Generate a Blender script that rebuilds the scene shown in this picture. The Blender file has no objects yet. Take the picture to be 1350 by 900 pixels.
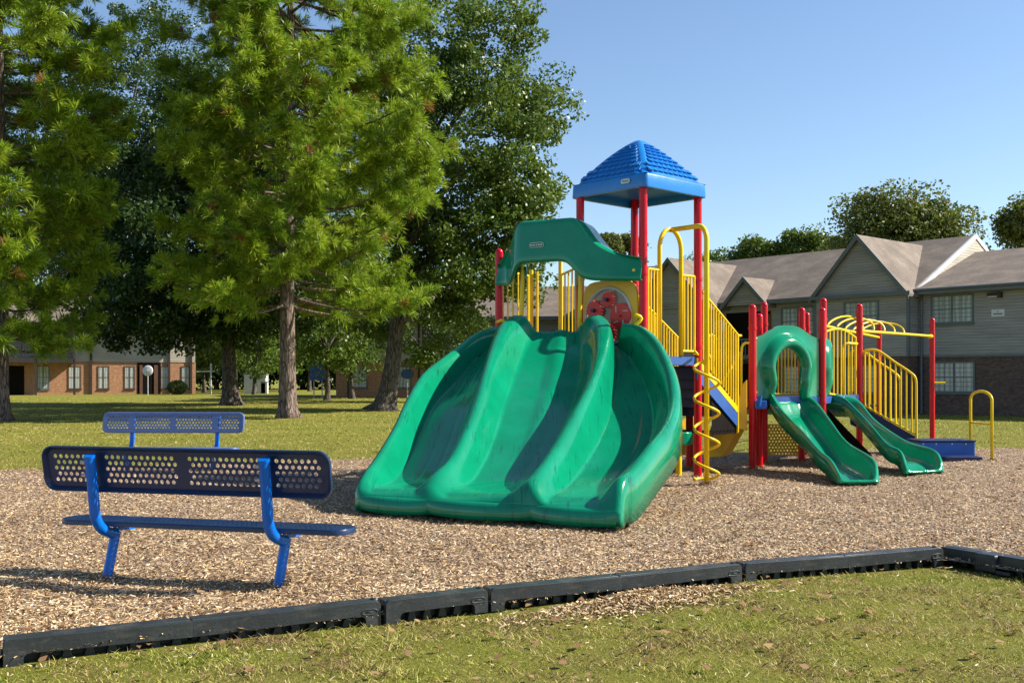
import bpy, math, random
import numpy as np
from mathutils import Vector, Matrix
random.seed(7); rng = np.random.default_rng(11)
R = math.radians; PI = math.pi
scene = bpy.context.scene
COL = scene.collection
FPX, HORIZ, CAMH = 1400.0, 500.0, 1.5
ORG = {}

def P(px, py, D):
    return Vector(((px-675)/FPX*D, D, CAMH-(py-HORIZ)/FPX*D))
def X(px, D): return (px-675)/FPX*D

# ---------------------------------------------------------------- materials
def newmat(name):
    m = bpy.data.materials.new(name); m.use_nodes = True
    nt = m.node_tree; b = nt.nodes['Principled BSDF']
    return m, nt, b
def N(nt, t, **kw):
    n = nt.nodes.new(t)
    for k, v in kw.items():
        if k in n.inputs.keys(): n.inputs[k].default_value = v
        else: setattr(n, k, v)
    return n
def ramp(nt, stops, fac):
    r = nt.nodes.new('ShaderNodeValToRGB'); el = r.color_ramp.elements
    while len(el) < len(stops): el.new(0.5)
    for e, (p, c) in zip(el, stops):
        e.position = p; e.color = (*c, 1)
    nt.links.new(fac, r.inputs[0]); return r.outputs[0]
def coords(nt, scale=(1,1,1), kind='Object', loc=(0,0,0)):
    tc = nt.nodes.new('ShaderNodeTexCoord'); mp = nt.nodes.new('ShaderNodeMapping')
    mp.inputs['Scale'].default_value = scale; mp.inputs['Location'].default_value = loc
    nt.links.new(tc.outputs[kind], mp.inputs[0]); return mp.outputs[0]
def noise(nt, vec, scale, detail=4, rough=.55):
    n = nt.nodes.new('ShaderNodeTexNoise'); n.inputs['Scale'].default_value = scale
    n.inputs['Detail'].default_value = detail; n.inputs['Roughness'].default_value = rough
    if vec is not None: nt.links.new(vec, n.inputs['Vector'])
    return n.outputs['Fac']
def bump(nt, b, h, strength=.3, dist=.02):
    n = nt.nodes.new('ShaderNodeBump'); n.inputs['Strength'].default_value = strength
    n.inputs['Distance'].default_value = dist
    nt.links.new(h, n.inputs['Height']); nt.links.new(n.outputs[0], b.inputs['Normal'])
def mixc(nt, fac, a, b_, mode='MIX'):
    m = nt.nodes.new('ShaderNodeMix'); m.data_type = 'RGBA'; m.blend_type = mode
    for s, v in ((0, fac), (6, a), (7, b_)):
        if hasattr(v, 'is_linked') or hasattr(v, 'links'): nt.links.new(v, m.inputs[s])
        elif s == 0: m.inputs[0].default_value = v
        else: m.inputs[s].default_value = (*v, 1)
    return m.outputs[2]

def coated(name, col, rough=.3, var=.12, bumps=.0, coat=0.0, spec=.5, nscale=3, scuff=0.0, dust=None):
    m, nt, b = newmat(name)
    v = coords(nt)
    n = noise(nt, v, nscale, 5)
    lo = tuple(c*(1-var) for c in col); hi = tuple(min(1, c*(1+var)) for c in col)
    c = ramp(nt, [(.3, lo), (.7, hi)], n)
    if dust:
        d = noise(nt, coords(nt, (1,1,2.5), loc=(3,1,2)), 6, 6, .7)
        f = ramp(nt, [(.52, (0,0,0)), (.8, (dust[3],)*3)], d)
        c = mixc(nt, f, c, dust[:3])
    nt.links.new(c, b.inputs['Base Color'])
    r = noise(nt, coords(nt, (1,1,1), loc=(5,5,5)), 9, 5, .65)
    mr = nt.nodes.new('ShaderNodeMapRange')
    mr.inputs['To Min'].default_value = rough*.75; mr.inputs['To Max'].default_value = rough*1.4
    nt.links.new(r, mr.inputs[0]); nt.links.new(mr.outputs[0], b.inputs['Roughness'])
    b.inputs['Specular IOR Level'].default_value = spec
    b.inputs['Coat Weight'].default_value = coat; b.inputs['Coat Roughness'].default_value = .12
    if bumps: bump(nt, b, noise(nt, v, 40, 3), bumps, .004)
    return m

M = {}
def green_plastic(name='green_plastic', sc=.5, lo=.60, alo=.48):
    m, nt, b = newmat(name)
    v = coords(nt)
    c = ramp(nt, [(.3, (.001,.18,.086)), (.7, (.002,.235,.116))], noise(nt, v, 2.2, 6, .6))
    # scuffs running down the beds
    s = noise(nt, coords(nt, (13,.9,1.2), loc=(1,4,2)), 2.6, 6, .72)
    area = noise(nt, coords(nt, (.9,.9,.9), loc=(2.2,7,1)), 1.1, 2)
    mu = nt.nodes.new('ShaderNodeMath'); mu.operation = 'MULTIPLY'
    nt.links.new(ramp(nt, [(lo, (0,0,0)), (lo+.09, (sc,)*3)], s), mu.inputs[0])
    nt.links.new(ramp(nt, [(alo, (0,0,0)), (alo+.12, (1,1,1))], area), mu.inputs[1])
    c = mixc(nt, mu.outputs[0], c, (.004,.075,.05))
    d = noise(nt, coords(nt, loc=(8,8,8)), 14, 6, .75)
    c = mixc(nt, ramp(nt, [(.62, (0,0,0)), (.85, (.16,.16,.16))], d), c, (.08,.3,.18))
    nt.links.new(c, b.inputs['Base Color'])
    b.inputs['Roughness'].default_value = .27
    rr = nt.nodes.new('ShaderNodeMapRange'); rr.inputs['To Min'].default_value = .08; rr.inputs['To Max'].default_value = .2
    nt.links.new(d, rr.inputs[0]); nt.links.new(rr.outputs[0], b.inputs['Roughness'])
    bump(nt, b, noise(nt, v, 25, 4), .12, .004)
    return m
M['green'] = green_plastic()
M['green_worn'] = green_plastic('worn_green_plastic', .85, .55, .44)
M['blue'] = coated('blue_plastic', (.006,.17,.52), .28, .1, .1)
M['red'] = coated('red_powder_coat', (.52,.001,.010), .22, .1, .05, spec=.3)
M['yellow'] = coated('yellow_powder_coat', (.80,.53,.004), .28, .1, .05, spec=.35)
M['yellow_plastic'] = coated('yellow_plastic', (.72,.40,.01), .4, .12, .1)
M['navy'] = coated('navy_deck_coating', (.008,.016,.085), .42, .2, .4)
M['deck_blue'] = coated('blue_deck_edge', (.02,.085,.30), .4, .15, .1, dust=(.2,.2,.22,.15))
M['step_blue'] = coated('bright_blue_step', (.004,.10,.42), .35, .15, .1)
M['gear_red'] = coated('gear_red_plastic', (.62,.02,.012), .4, .1)
M['bench_navy'] = coated('bench_navy_vinyl', (.006,.022,.075), .3, .15, .5, dust=(.2,.2,.22,.12))
M['bench_sunlit'] = coated('bench_sunlit_blue_vinyl', (.085,.13,.30), .4, .12, .4, dust=(.3,.3,.33,.2))  # far bench: sunlit paleness of the vinyl put into its base colour
M['bench_post'] = coated('bench_blue_paint', (.001,.125,.52), .2, .1, .05, spec=.4)
M['steel'] = coated('steel_bolt', (.5,.48,.44), .35, .1); M['steel'].node_tree.nodes['Principled BSDF'].inputs['Metallic'].default_value = .9
M['rubber'] = coated('black_recycled_plastic', (.024,.029,.031), .42, .3, .6, dust=(.16,.14,.11,.45))
M['badge'] = coated('pale_badge', (.5,.55,.5), .4)
M['badge_ink'] = coated('badge_ink', (.12,.2,.3), .4)
M['dark'] = coated('painted_shade', (.010,.008,.007), .9, spec=.08)  # near-black colour standing in for shade in recesses and under decks
M['white'] = coated('white_paint', (.62,.62,.6), .5, .08)
M['trim'] = coated('grey_trim_paint', (.11,.13,.14), .5, .1)
M['trimdark'] = coated('dark_brown_trim', (.03,.02,.014), .6, .2)
M['door'] = coated('brown_door_paint', (.12,.055,.03), .5, .2)
M['dish'] = coated('grey_dish', (.5,.5,.5), .5)
m, nt, b = newmat('clear_plastic'); b.inputs['Base Color'].default_value = (.10,.075,.055,1); b.inputs['Roughness'].default_value = .12
b.inputs['Alpha'].default_value = .8; M['clear'] = m

def leafmat(name, cols, trans=.35, rough=.5, nscale=.5, wr=.55, wn=.5, tint=.5):
    m = bpy.data.materials.new(name); m.use_nodes = True; nt = m.node_tree
    nt.nodes.remove(nt.nodes['Principled BSDF']); out = nt.nodes['Material Output']
    g = nt.nodes.new('ShaderNodeNewGeometry')
    n = noise(nt, coords(nt), nscale, 3)
    a = nt.nodes.new('ShaderNodeMath'); a.operation = 'MULTIPLY_ADD'; a.inputs[1].default_value = wr
    nt.links.new(g.outputs['Random Per Island'], a.inputs[0])
    s = nt.nodes.new('ShaderNodeMath'); s.operation = 'MULTIPLY'; s.inputs[1].default_value = wn
    nt.links.new(n, s.inputs[0]); nt.links.new(s.outputs[0], a.inputs[2])
    c = ramp(nt, cols, a.outputs[0])
    p = nt.nodes.new('ShaderNodeBsdfPrincipled'); p.inputs['Roughness'].default_value = rough
    p.inputs['Specular IOR Level'].default_value = .35
    t = nt.nodes.new('ShaderNodeBsdfTranslucent')
    nt.links.new(c, p.inputs['Base Color'])
    tc = mixc(nt, tint, c, (.16,.22,.02)); nt.links.new(tc, t.inputs[0])
    mx = nt.nodes.new('ShaderNodeMixShader'); mx.inputs[0].default_value = trans
    nt.links.new(p.outputs[0], mx.inputs[1]); nt.links.new(t.outputs[0], mx.inputs[2])
    nt.links.new(mx.outputs[0], out.inputs[0])
    return m
M['pine'] = leafmat('pine_needles', [(.25,(.06,.14,.012)), (.45,(.17,.29,.018)), (.66,(.36,.48,.03)), (.84,(.50,.50,.06))], .42, .4, 1.1, .35, .75)
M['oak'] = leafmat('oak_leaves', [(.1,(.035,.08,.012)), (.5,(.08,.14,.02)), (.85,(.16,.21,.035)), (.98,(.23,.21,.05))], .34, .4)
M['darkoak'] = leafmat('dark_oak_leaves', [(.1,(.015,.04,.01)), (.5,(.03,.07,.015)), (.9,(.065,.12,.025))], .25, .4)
M['bright'] = leafmat('bright_young_leaves', [(.1,(.05,.10,.012)), (.5,(.11,.19,.02)), (.9,(.2,.26,.04))], .4, .5)
M['olive'] = leafmat('olive_leaves', [(.1,(.06,.085,.018)), (.5,(.12,.145,.03)), (.9,(.19,.19,.05))], .35, .5)
M['rust'] = leafmat('dead_needles', [(.1,(.2,.08,.03)), (.9,(.4,.16,.05))], .3, .6)
M['grass'] = leafmat('grass_blades', [(.38,(.11,.18,.016)), (.50,(.25,.31,.03)), (.64,(.44,.42,.08)), (.76,(.58,.46,.20)), (.86,(.24,.14,.075))], .25, .55, 1.4, .30, 1.15, .1)
M['lawngrass'] = leafmat('lawn_blades', [(.38,(.09,.13,.015)), (.52,(.22,.25,.028)), (.64,(.36,.34,.055)), (.76,(.46,.37,.12))], .25, .55, .45, .22, 1.1, .15)
M['leaf_litter'] = leafmat('leaf_litter', [(.1,(.12,.06,.03)), (.5,(.25,.13,.06)), (.9,(.4,.27,.12))], .15, .7)
M['straw'] = leafmat('straw_litter', [(.1,(.3,.2,.12)), (.5,(.5,.38,.24)), (.9,(.7,.6,.45))], .1, .7)

def chipmat():
    m, nt, b = newmat('wood_chips')
    g = nt.nodes.new('ShaderNodeNewGeometry')
    n = noise(nt, coords(nt), .9, 6, .65)
    a = nt.nodes.new('ShaderNodeMath'); a.operation = 'MULTIPLY_ADD'; a.inputs[1].default_value = .62
    nt.links.new(g.outputs['Random Per Island'], a.inputs[0])
    s = nt.nodes.new('ShaderNodeMath'); s.operation = 'MULTIPLY'; s.inputs[1].default_value = .46
    nt.links.new(n, s.inputs[0]); nt.links.new(s.outputs[0], a.inputs[2])
    c = ramp(nt, [(.10,(.05,.027,.013)), (.30,(.19,.105,.048)), (.52,(.43,.285,.14)), (.74,(.65,.49,.28)), (.95,(.83,.72,.53))], a.outputs[0])
    nt.links.new(c, b.inputs['Base Color']); b.inputs['Roughness'].default_value = .75
    b.inputs['Specular IOR Level'].default_value = .2
    return m
M['chip'] = chipmat()
def mulchmat():
    m, nt, b = newmat('mulch_bed')
    v = nt.nodes.new('ShaderNodeTexVoronoi'); v.inputs['Scale'].default_value = 30
    nt.links.new(coords(nt, (1,1,1)), v.inputs['Vector'])
    n = noise(nt, coords(nt), 60, 4, .7)
    c = ramp(nt, [(0,(.05,.028,.016)), (.4,(.16,.095,.055)), (.7,(.32,.21,.125)), (1,(.5,.38,.26))], v.outputs['Color'])
    c = mixc(nt, .3, c, ramp(nt, [(.35,(.08,.05,.03)), (.65,(.5,.38,.27))], n))
    nt.links.new(c, b.inputs['Base Color']); b.inputs['Roughness'].default_value = .85
    bump(nt, b, v.outputs['Distance'], 1, .03); return m
M['mulch'] = mulchmat()
def lawnmat():
    m, nt, b = newmat('lawn')
    big = noise(nt, coords(nt, (.25,1,1)), .45, 5, .6)
    mid = noise(nt, coords(nt, (.6,1.6,1), loc=(4,2,0)), 2.2, 6, .7)
    fine = noise(nt, coords(nt), 22, 5, .8)
    c1 = ramp(nt, [(.3,(.105,.125,.016)), (.5,(.19,.19,.026)), (.7,(.28,.24,.05))], big)
    c2 = ramp(nt, [(.35,(.09,.11,.016)), (.52,(.16,.17,.028)), (.68,(.28,.22,.08))], mid)
    c = mixc(nt, .5, c1, c2)
    c3 = ramp(nt, [(.3,(.08,.09,.014)), (.5,(.22,.21,.035)), (.7,(.36,.32,.09))], fine)
    c = mixc(nt, .4, c, c3)
    nt.links.new(c, b.inputs['Base Color']); b.inputs['Roughness'].default_value = .9
    b.inputs['Specular IOR Level'].default_value = .1
    bump(nt, b, fine, 1, .05); return m
M['lawn'] = lawnmat()
def barkmat(name, cols, sc=(9,9,1.6)):
    m, nt, b = newmat(name)
    n = noise(nt, coords(nt, sc), 1.3, 6, .65)
    v = nt.nodes.new('ShaderNodeTexVoronoi'); v.feature = 'DISTANCE_TO_EDGE'; v.inputs['Scale'].default_value = 1.2
    nt.links.new(coords(nt, sc), v.inputs['Vector'])
    c = ramp(nt, cols, n)
    k = ramp(nt, [(0,(.15,.15,.15)), (.16,(1,1,1))], v.outputs['Distance'])
    c = mixc(nt, 1, c, k, 'MULTIPLY')
    nt.links.new(c, b.inputs['Base Color']); b.inputs['Roughness'].default_value = .9
    bump(nt, b, n, .8, .06); return m
M['bark'] = barkmat('pine_bark', [(.3,(.10,.065,.05)), (.55,(.24,.17,.13)), (.75,(.36,.29,.24))])
M['oakbark'] = barkmat('oak_bark', [(.3,(.05,.04,.03)), (.55,(.13,.105,.08)), (.75,(.24,.2,.16))])
def brickmat(name, cols, mortar):
    m, nt, b = newmat(name)
    tc = nt.nodes.new('ShaderNodeTexCoord'); sp = nt.nodes.new('ShaderNodeSeparateXYZ'); cb = nt.nodes.new('ShaderNodeCombineXYZ')
    nt.links.new(tc.outputs['Object'], sp.inputs[0])
    ad = nt.nodes.new('ShaderNodeMath'); nt.links.new(sp.outputs[0], ad.inputs[0]); nt.links.new(sp.outputs[1], ad.inputs[1])
    nt.links.new(ad.outputs[0], cb.inputs[0]); nt.links.new(sp.outputs[2], cb.inputs[1])
    br = nt.nodes.new('ShaderNodeTexBrick'); nt.links.new(cb.outputs[0], br.inputs['Vector'])
    br.inputs['Scale'].default_value = 1; br.inputs['Brick Width'].default_value = .24; br.inputs['Row Height'].default_value = .085
    br.inputs['Mortar Size'].default_value = .010; br.inputs['Bias'].default_value = -.1
    br.inputs['Color1'].default_value = (*cols[0],1); br.inputs['Color2'].default_value = (*cols[1],1); br.inputs['Mortar'].default_value = (*mortar,1)
    n = noise(nt, coords(nt, (4,4,8)), 1.2, 5, .75)
    c = mixc(nt, ramp(nt, [(.42,(0,0,0)), (.6,(.75,.75,.75))], n), br.outputs[0], cols[2])
    nt.links.new(c, b.inputs['Base Color']); b.inputs['Roughness'].default_value = .85
    bump(nt, b, br.outputs['Fac'], .5, -.012); return m
M['brick'] = brickmat('orange_brown_brick', ((.42,.19,.08), (.54,.27,.12), (.25,.11,.06)), (.36,.27,.2))
M['darkbrick'] = brickmat('dark_brown_brick', ((.12,.07,.05), (.2,.11,.08), (.06,.04,.035)), (.12,.1,.09))
def sidingmat(name, col, pitch=.13):
    m, nt, b = newmat(name)
    tc = nt.nodes.new('ShaderNodeTexCoord'); sp = nt.nodes.new('ShaderNodeSeparateXYZ'); nt.links.new(tc.outputs['Object'], sp.inputs[0])
    d = nt.nodes.new('ShaderNodeMath'); d.operation = 'DIVIDE'; d.inputs[1].default_value = pitch; nt.links.new(sp.outputs[2], d.inputs[0])
    f = nt.nodes.new('ShaderNodeMath'); f.operation = 'FRACT'; nt.links.new(d.outputs[0], f.inputs[0])
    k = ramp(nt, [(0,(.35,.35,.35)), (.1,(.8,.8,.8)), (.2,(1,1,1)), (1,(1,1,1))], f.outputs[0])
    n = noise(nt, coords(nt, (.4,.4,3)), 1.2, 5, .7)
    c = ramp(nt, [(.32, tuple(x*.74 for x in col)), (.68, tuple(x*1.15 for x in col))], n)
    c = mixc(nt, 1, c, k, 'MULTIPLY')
    nt.links.new(c, b.inputs['Base Color']); b.inputs['Roughness'].default_value = .6
    bump(nt, b, f.outputs[0], .6, -.03); return m
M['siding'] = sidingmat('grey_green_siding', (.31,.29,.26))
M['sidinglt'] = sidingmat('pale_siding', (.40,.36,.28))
def shinglemat(name, cols):
    m, nt, b = newmat(name)
    n = noise(nt, coords(nt, (1,1,1)), .9, 6, .7)
    f = noise(nt, coords(nt, (5,5,12)), 3, 4, .8)
    c = mixc(nt, .45, ramp(nt, [(.36,cols[0]),(.5,cols[1]),(.64,cols[2])], n), ramp(nt, [(.35,cols[0]),(.5,cols[1]),(.65,cols[2])], f))
    tc = nt.nodes.new('ShaderNodeTexCoord'); sp = nt.nodes.new('ShaderNodeSeparateXYZ'); nt.links.new(tc.outputs['Object'], sp.inputs[0])
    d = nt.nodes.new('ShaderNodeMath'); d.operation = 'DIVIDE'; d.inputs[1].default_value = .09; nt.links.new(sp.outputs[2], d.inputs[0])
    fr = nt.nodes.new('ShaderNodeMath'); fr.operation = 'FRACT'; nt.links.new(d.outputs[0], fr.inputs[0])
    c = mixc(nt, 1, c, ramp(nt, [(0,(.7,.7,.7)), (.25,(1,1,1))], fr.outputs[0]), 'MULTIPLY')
    nt.links.new(c, b.inputs['Base Color']); b.inputs['Roughness'].default_value = .9; return m
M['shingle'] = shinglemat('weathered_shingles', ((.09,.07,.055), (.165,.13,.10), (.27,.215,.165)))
M['redshingle'] = brickmat('sunlit_red_brick', ((.38,.17,.10), (.5,.24,.14), (.28,.13,.08)), (.35,.25,.2))
m, nt, b = newmat('window_glass')
w = nt.nodes.new('ShaderNodeTexWave'); w.bands_direction = 'X'; w.inputs['Scale'].default_value = 1.3; w.inputs['Distortion'].default_value = 3
nt.links.new(coords(nt), w.inputs['Vector'])
nt.links.new(ramp(nt, [(.1,(.26,.30,.28)), (.9,(.42,.46,.44))], w.outputs['Fac']), b.inputs['Base Color'])
b.inputs['Roughness'].default_value = .12; M['glass'] = m

# ---------------------------------------------------------------- mesh helper
class MB:
    def __init__(s): s.v = []; s.f = []
    def add(s, vs, fs):
        o = len(s.v); s.v += [tuple(v) for v in vs]; s.f += [tuple(i+o for i in f) for f in fs]
    def box(s, lo, hi, rot=None, c=None, bev=0):
        x0,y0,z0 = lo; x1,y1,z1 = hi
        if bev > 0:
            bm = bmesh.new(); bmesh.ops.create_cube(bm, size=1)
            for v in bm.verts:
                v.co = Vector(((x0+x1)/2+v.co.x*(x1-x0), (y0+y1)/2+v.co.y*(y1-y0), (z0+z1)/2+v.co.z*(z1-z0)))
            bmesh.ops.bevel(bm, geom=list(bm.edges), offset=bev, segments=3, profile=.5, affect='EDGES')
            bm.verts.index_update()
            vs = [v.co.copy() for v in bm.verts]; fs = [[v.index for v in f.verts] for f in bm.faces]; bm.free()
        else:
            vs = [Vector(p) for p in ((x0,y0,z0),(x1,y0,z0),(x1,y1,z0),(x0,y1,z0),(x0,y0,z1),(x1,y0,z1),(x1,y1,z1),(x0,y1,z1))]
            fs = [(0,3,2,1),(4,5,6,7),(0,1,5,4),(1,2,6,5),(2,3,7,6),(3,0,4,7)]
        if rot is not None:
            c = Vector(c) if c is not None else Vector((0,0,0)); vs = [rot @ v + c for v in vs]
        elif c is not None: vs = [v+Vector(c) for v in vs]
        s.add(vs, fs)
    def tube(s, pts, r, n=8, cap=True, closed=False):
        pts = [Vector(p) for p in pts]; m = len(pts)
        rr = r if hasattr(r, '__len__') else [r]*m
        o = len(s.v); prev = None
        for i, p in enumerate(pts):
            if closed: t = (pts[(i+1) % m]-pts[i-1]).normalized()
            else: t = (pts[min(i+1, m-1)]-pts[max(i-1, 0)]).normalized()
            if prev is None:
                a = Vector((0,0,1)) if abs(t.z) < .9 else Vector((1,0,0))
                u = t.cross(a).normalized()
            else:
                u = (prev - t*prev.dot(t)).normalized()
            prev = u; w_ = t.cross(u)
            for k in range(n):
                a = 2*PI*k/n; s.v.append(tuple(p+(u*math.cos(a)+w_*math.sin(a))*rr[i]))
        for i in range(m if closed else m-1):
            j = (i+1) % m
            for k in range(n):
                l = (k+1) % n; s.f.append((o+i*n+k, o+i*n+l, o+j*n+l, o+j*n+k))
        if cap and not closed:
            s.f.append(tuple(o+k for k in reversed(range(n)))); s.f.append(tuple(o+(m-1)*n+k for k in range(n)))
    def dome(s, c, r, h, n=14, rings=5):
        c = Vector(c); o = len(s.v)
        for i in range(rings):
            a = PI/2*i/rings
            for k in range(n):
                b_ = 2*PI*k/n; s.v.append((c.x+r*math.cos(a)*math.cos(b_), c.y+r*math.cos(a)*math.sin(b_), c.z+h*math.sin(a)))
        s.v.append((c.x, c.y, c.z+h))
        for i in range(rings-1):
            for k in range(n):
                l = (k+1) % n; s.f.append((o+i*n+k, o+i*n+l, o+(i+1)*n+l, o+(i+1)*n+k))
        for k in range(n): s.f.append((o+(rings-1)*n+k, o+(rings-1)*n+(k+1) % n, o+rings*n))
    def prism(s, pts, vec):
        pts = [Vector(p) for p in pts]; vec = Vector(vec); n = len(pts)
        s.add(pts+[p+vec for p in pts], [tuple(reversed(range(n))), tuple(range(n, 2*n))]+[(i, (i+1) % n, (i+1) % n+n, i+n) for i in range(n)])
    def grid(s, rows, closed=False):
        o = len(s.v); h = len(rows); w_ = len(rows[0])
        for r_ in rows: s.v += [tuple(p) for p in r_]
        for i in range(h-1):
            for j in range(w_-1 if not closed else w_):
                k = (j+1) % w_
                s.f.append((o+i*w_+j, o+i*w_+k, o+(i+1)*w_+k, o+(i+1)*w_+j))
    def build(s, name, mat, parent=None, smooth=False, local=False, solid=0, angle=None, sub=0, bev=0):
        off = Vector((0,0,0))
        if parent is not None and not local: off = ORG.get(parent.name, Vector((0,0,0)))
        me = bpy.data.meshes.new(name)
        me.from_pydata([(v[0]-off.x, v[1]-off.y, v[2]-off.z) for v in s.v], [], s.f)
        me.validate(); me.update()
        import bmesh as _b
        bm = _b.new(); bm.from_mesh(me); _b.ops.recalc_face_normals(bm, faces=bm.faces); bm.to_mesh(me); bm.free()
        o = bpy.data.objects.new(name, me); COL.objects.link(o); me.materials.append(mat)
        if parent is not None: o.parent = parent
        ORG[o.name] = off
        if smooth:
            me.polygons.foreach_set('use_smooth', [True]*len(me.polygons))
            if angle: me.set_sharp_from_angle(angle=R(angle))
        if solid:
            md = o.modifiers.new('Solidify', 'SOLIDIFY'); md.thickness = solid; md.offset = -1
        if bev:
            md = o.modifiers.new('Bevel', 'BEVEL'); md.width = bev; md.segments = 3
        if sub:
            md = o.modifiers.new('Subsurf', 'SUBSURF'); md.levels = sub; md.render_levels = sub
        return o
import bmesh

def bulk(name, V, F, mat, parent=None):
    """V (n,3) floats, F (m,k) ints; fast mesh for leaves, blades, chips"""
    if parent is not None:
        o_ = ORG[parent.name]; V = V-np.array(o_)
    me = bpy.data.meshes.new(name); k = F.shape[1]
    me.vertices.add(len(V)); me.vertices.foreach_set('co', V.astype(np.float32).ravel())
    me.loops.add(F.size); me.loops.foreach_set('vertex_index', F.astype(np.int32).ravel())
    me.polygons.add(len(F)); me.polygons.foreach_set('loop_start', np.arange(0, F.size, k, dtype=np.int32))
    me.update(calc_edges=True)
    me.materials.append(mat)
    o = bpy.data.objects.new(name, me); COL.objects.link(o)
    if parent is not None: o.parent = parent; ORG[o.name] = ORG[parent.name]
    return o

def thing(name, label, cat, loc=(0,0,0), rotz=0, group=None):
    o = bpy.data.objects.new(name, None); COL.objects.link(o)
    o.location = loc; o.rotation_euler = (0,0,rotz); o.empty_display_size = .2
    o['label'] = label; o['category'] = cat
    if group: o['group'] = group
    ORG[o.name] = Vector(loc)
    return o
def tag(o, label, cat, group=None):
    o['label'] = label; o['category'] = cat
    if group: o['group'] = group
    return o
def catmull(pts, n):
    pts = [Vector(p) for p in pts]; out = []; m = len(pts)-1
    for i in range(n):
        t = i/(n-1)*m; k = min(int(t), m-1); u = t-k
        p0 = pts[max(k-1,0)]; p1 = pts[k]; p2 = pts[k+1]; p3 = pts[min(k+2,m)]
        out.append(.5*((2*p1)+(p2-p0)*u+(2*p0-5*p1+4*p2-p3)*u*u+(3*p1-p0-3*p2+p3)*u**3))
    return out
def sstep(a, b, x):
    t = max(0, min(1, (x-a)/(b-a))); return t*t*(3-2*t)
def interp(x, xs, ys):
    return float(np.interp(x, xs, ys))
# ================================================================ GROUND
BL = [Vector(p) for p in ((-4.6,4.78,0),(-2.75,5.71,0),(-1.86,6.19,0),(-.82,6.74,0),(-.15,7.11,0),(.79,7.59,0),(1.76,8.08,0),(2.68,8.47,0),(3.61,8.86,0))]
CORNER = BL[-1]
RDIR = Vector((.50,-.866,0)).normalized()
def front_sd(x, y):
    """positive on the camera side of the timber border"""
    ys = np.interp(x, [p.x for p in BL], [p.y for p in BL])
    s1 = (ys-y)*.9
    n = Vector((RDIR.y, -RDIR.x))            # towards the grass
    s2 = (x-CORNER.x)*n.x+(y-CORNER.y)*n.y
    return np.minimum(s1, s2)
def ss(a, b, x):
    t = np.clip((x-a)/(b-a), 0, 1); return t*t*(3-2*t)
def lawn_z(x, y):
    x = np.asarray(x, float); y = np.asarray(y, float)
    z = -.055*(1-ss(14, 26, y)) + .25*ss(56, 86, y)
    z = z + .012*np.sin(x*1.3+y*.7)*(y < 14) + .03*np.sin(x*.21+1)*np.sin(y*.17)*ss(22, 34, y)
    return z
def mulch_z(x, y):
    x = np.asarray(x, float); y = np.asarray(y, float)
    return .016*np.sin(x*2.1+.5*y)*np.sin(y*1.7+1)+.010*np.sin(x*5.3+y*2)*np.sin(y*4.1-x)+.03*np.exp(-((x+2)**2+(y-7)**2)/2)*0+.004

def axis(parts):
    a = []
    for lo, hi, st in parts: a += list(np.arange(lo, hi, st))
    return np.array(sorted(set(np.round(a, 4))))
xs = axis([(-2000,-200,300),(-200,-60,20),(-60,-12,3),(-12,14,.5),(14,60,3),(60,200,20),(200,2001,300)])
ys = axis([(-20,3,2),(3,16,.5),(16,60,2),(60,160,4),(160,400,40),(400,3001,400)])
XX, YY = np.meshgrid(xs, ys); ZZ = lawn_z(XX, YY)
V = np.stack([XX.ravel(), YY.ravel(), ZZ.ravel()], 1); w_, h_ = len(xs), len(ys)
I = np.arange(w_*h_).reshape(h_, w_)
F = np.stack([I[:-1,:-1].ravel(), I[:-1,1:].ravel(), I[1:,1:].ravel(), I[1:,:-1].ravel()], 1)
o = bulk('lawn', V, F, M['lawn']); o['kind'] = 'structure'
o.data.polygons.foreach_set('use_smooth', [True]*len(o.data.polygons))

# mulch bed: clipped grid between the border and the back edge
BACK = [(-16,14.2),(-8.4,17.5),(-2.8,20.2),(4,21.9),(11.2,23.4),(22,24.3)]
def back_y(x): return np.interp(x, [p[0] for p in BACK], [p[1] for p in BACK])
def in_mulch(x, y, wob=True):
    wv = .10*np.sin(x*2.3)+.07*np.sin(x*5.9+1) if wob else 0
    return (front_sd(x, y) < -.0) & (y < back_y(x)+wv)
cols_x = np.arange(-14, 20.01, .12); rowsv = []
nrow = 110
Vm = np.zeros((nrow, len(cols_x), 3))
for j, x in enumerate(cols_x):
    if x <= CORNER.x: y0 = np.interp(x, [p.x for p in BL], [p.y for p in BL])+.02 if x > -4.6 else 4.78+(x+4.6)*.5
    else: y0 = CORNER.y+(x-CORNER.x)*RDIR.y/RDIR.x
    y0 = max(y0, -6)
    y1 = back_y(x)+.10*math.sin(x*2.3)+.07*math.sin(x*5.9+1)
    t = np.linspace(0, 1, nrow)**1.25
    yy = y0+(y1-y0)*t
    Vm[:, j, 0] = x; Vm[:, j, 1] = yy; Vm[:, j, 2] = mulch_z(x, yy)
    Vm[-1, j, 2] = -.06
I = np.arange(nrow*len(cols_x)).reshape(nrow, len(cols_x))
F = np.stack([I[:-1,:-1].ravel(), I[:-1,1:].ravel(), I[1:,1:].ravel(), I[1:,:-1].ravel()], 1)
o = bulk('mulch_bed', Vm.reshape(-1,3), F, M['mulch']); o['kind'] = 'structure'
o.data.polygons.foreach_set('use_smooth', [True]*len(o.data.polygons))

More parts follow.
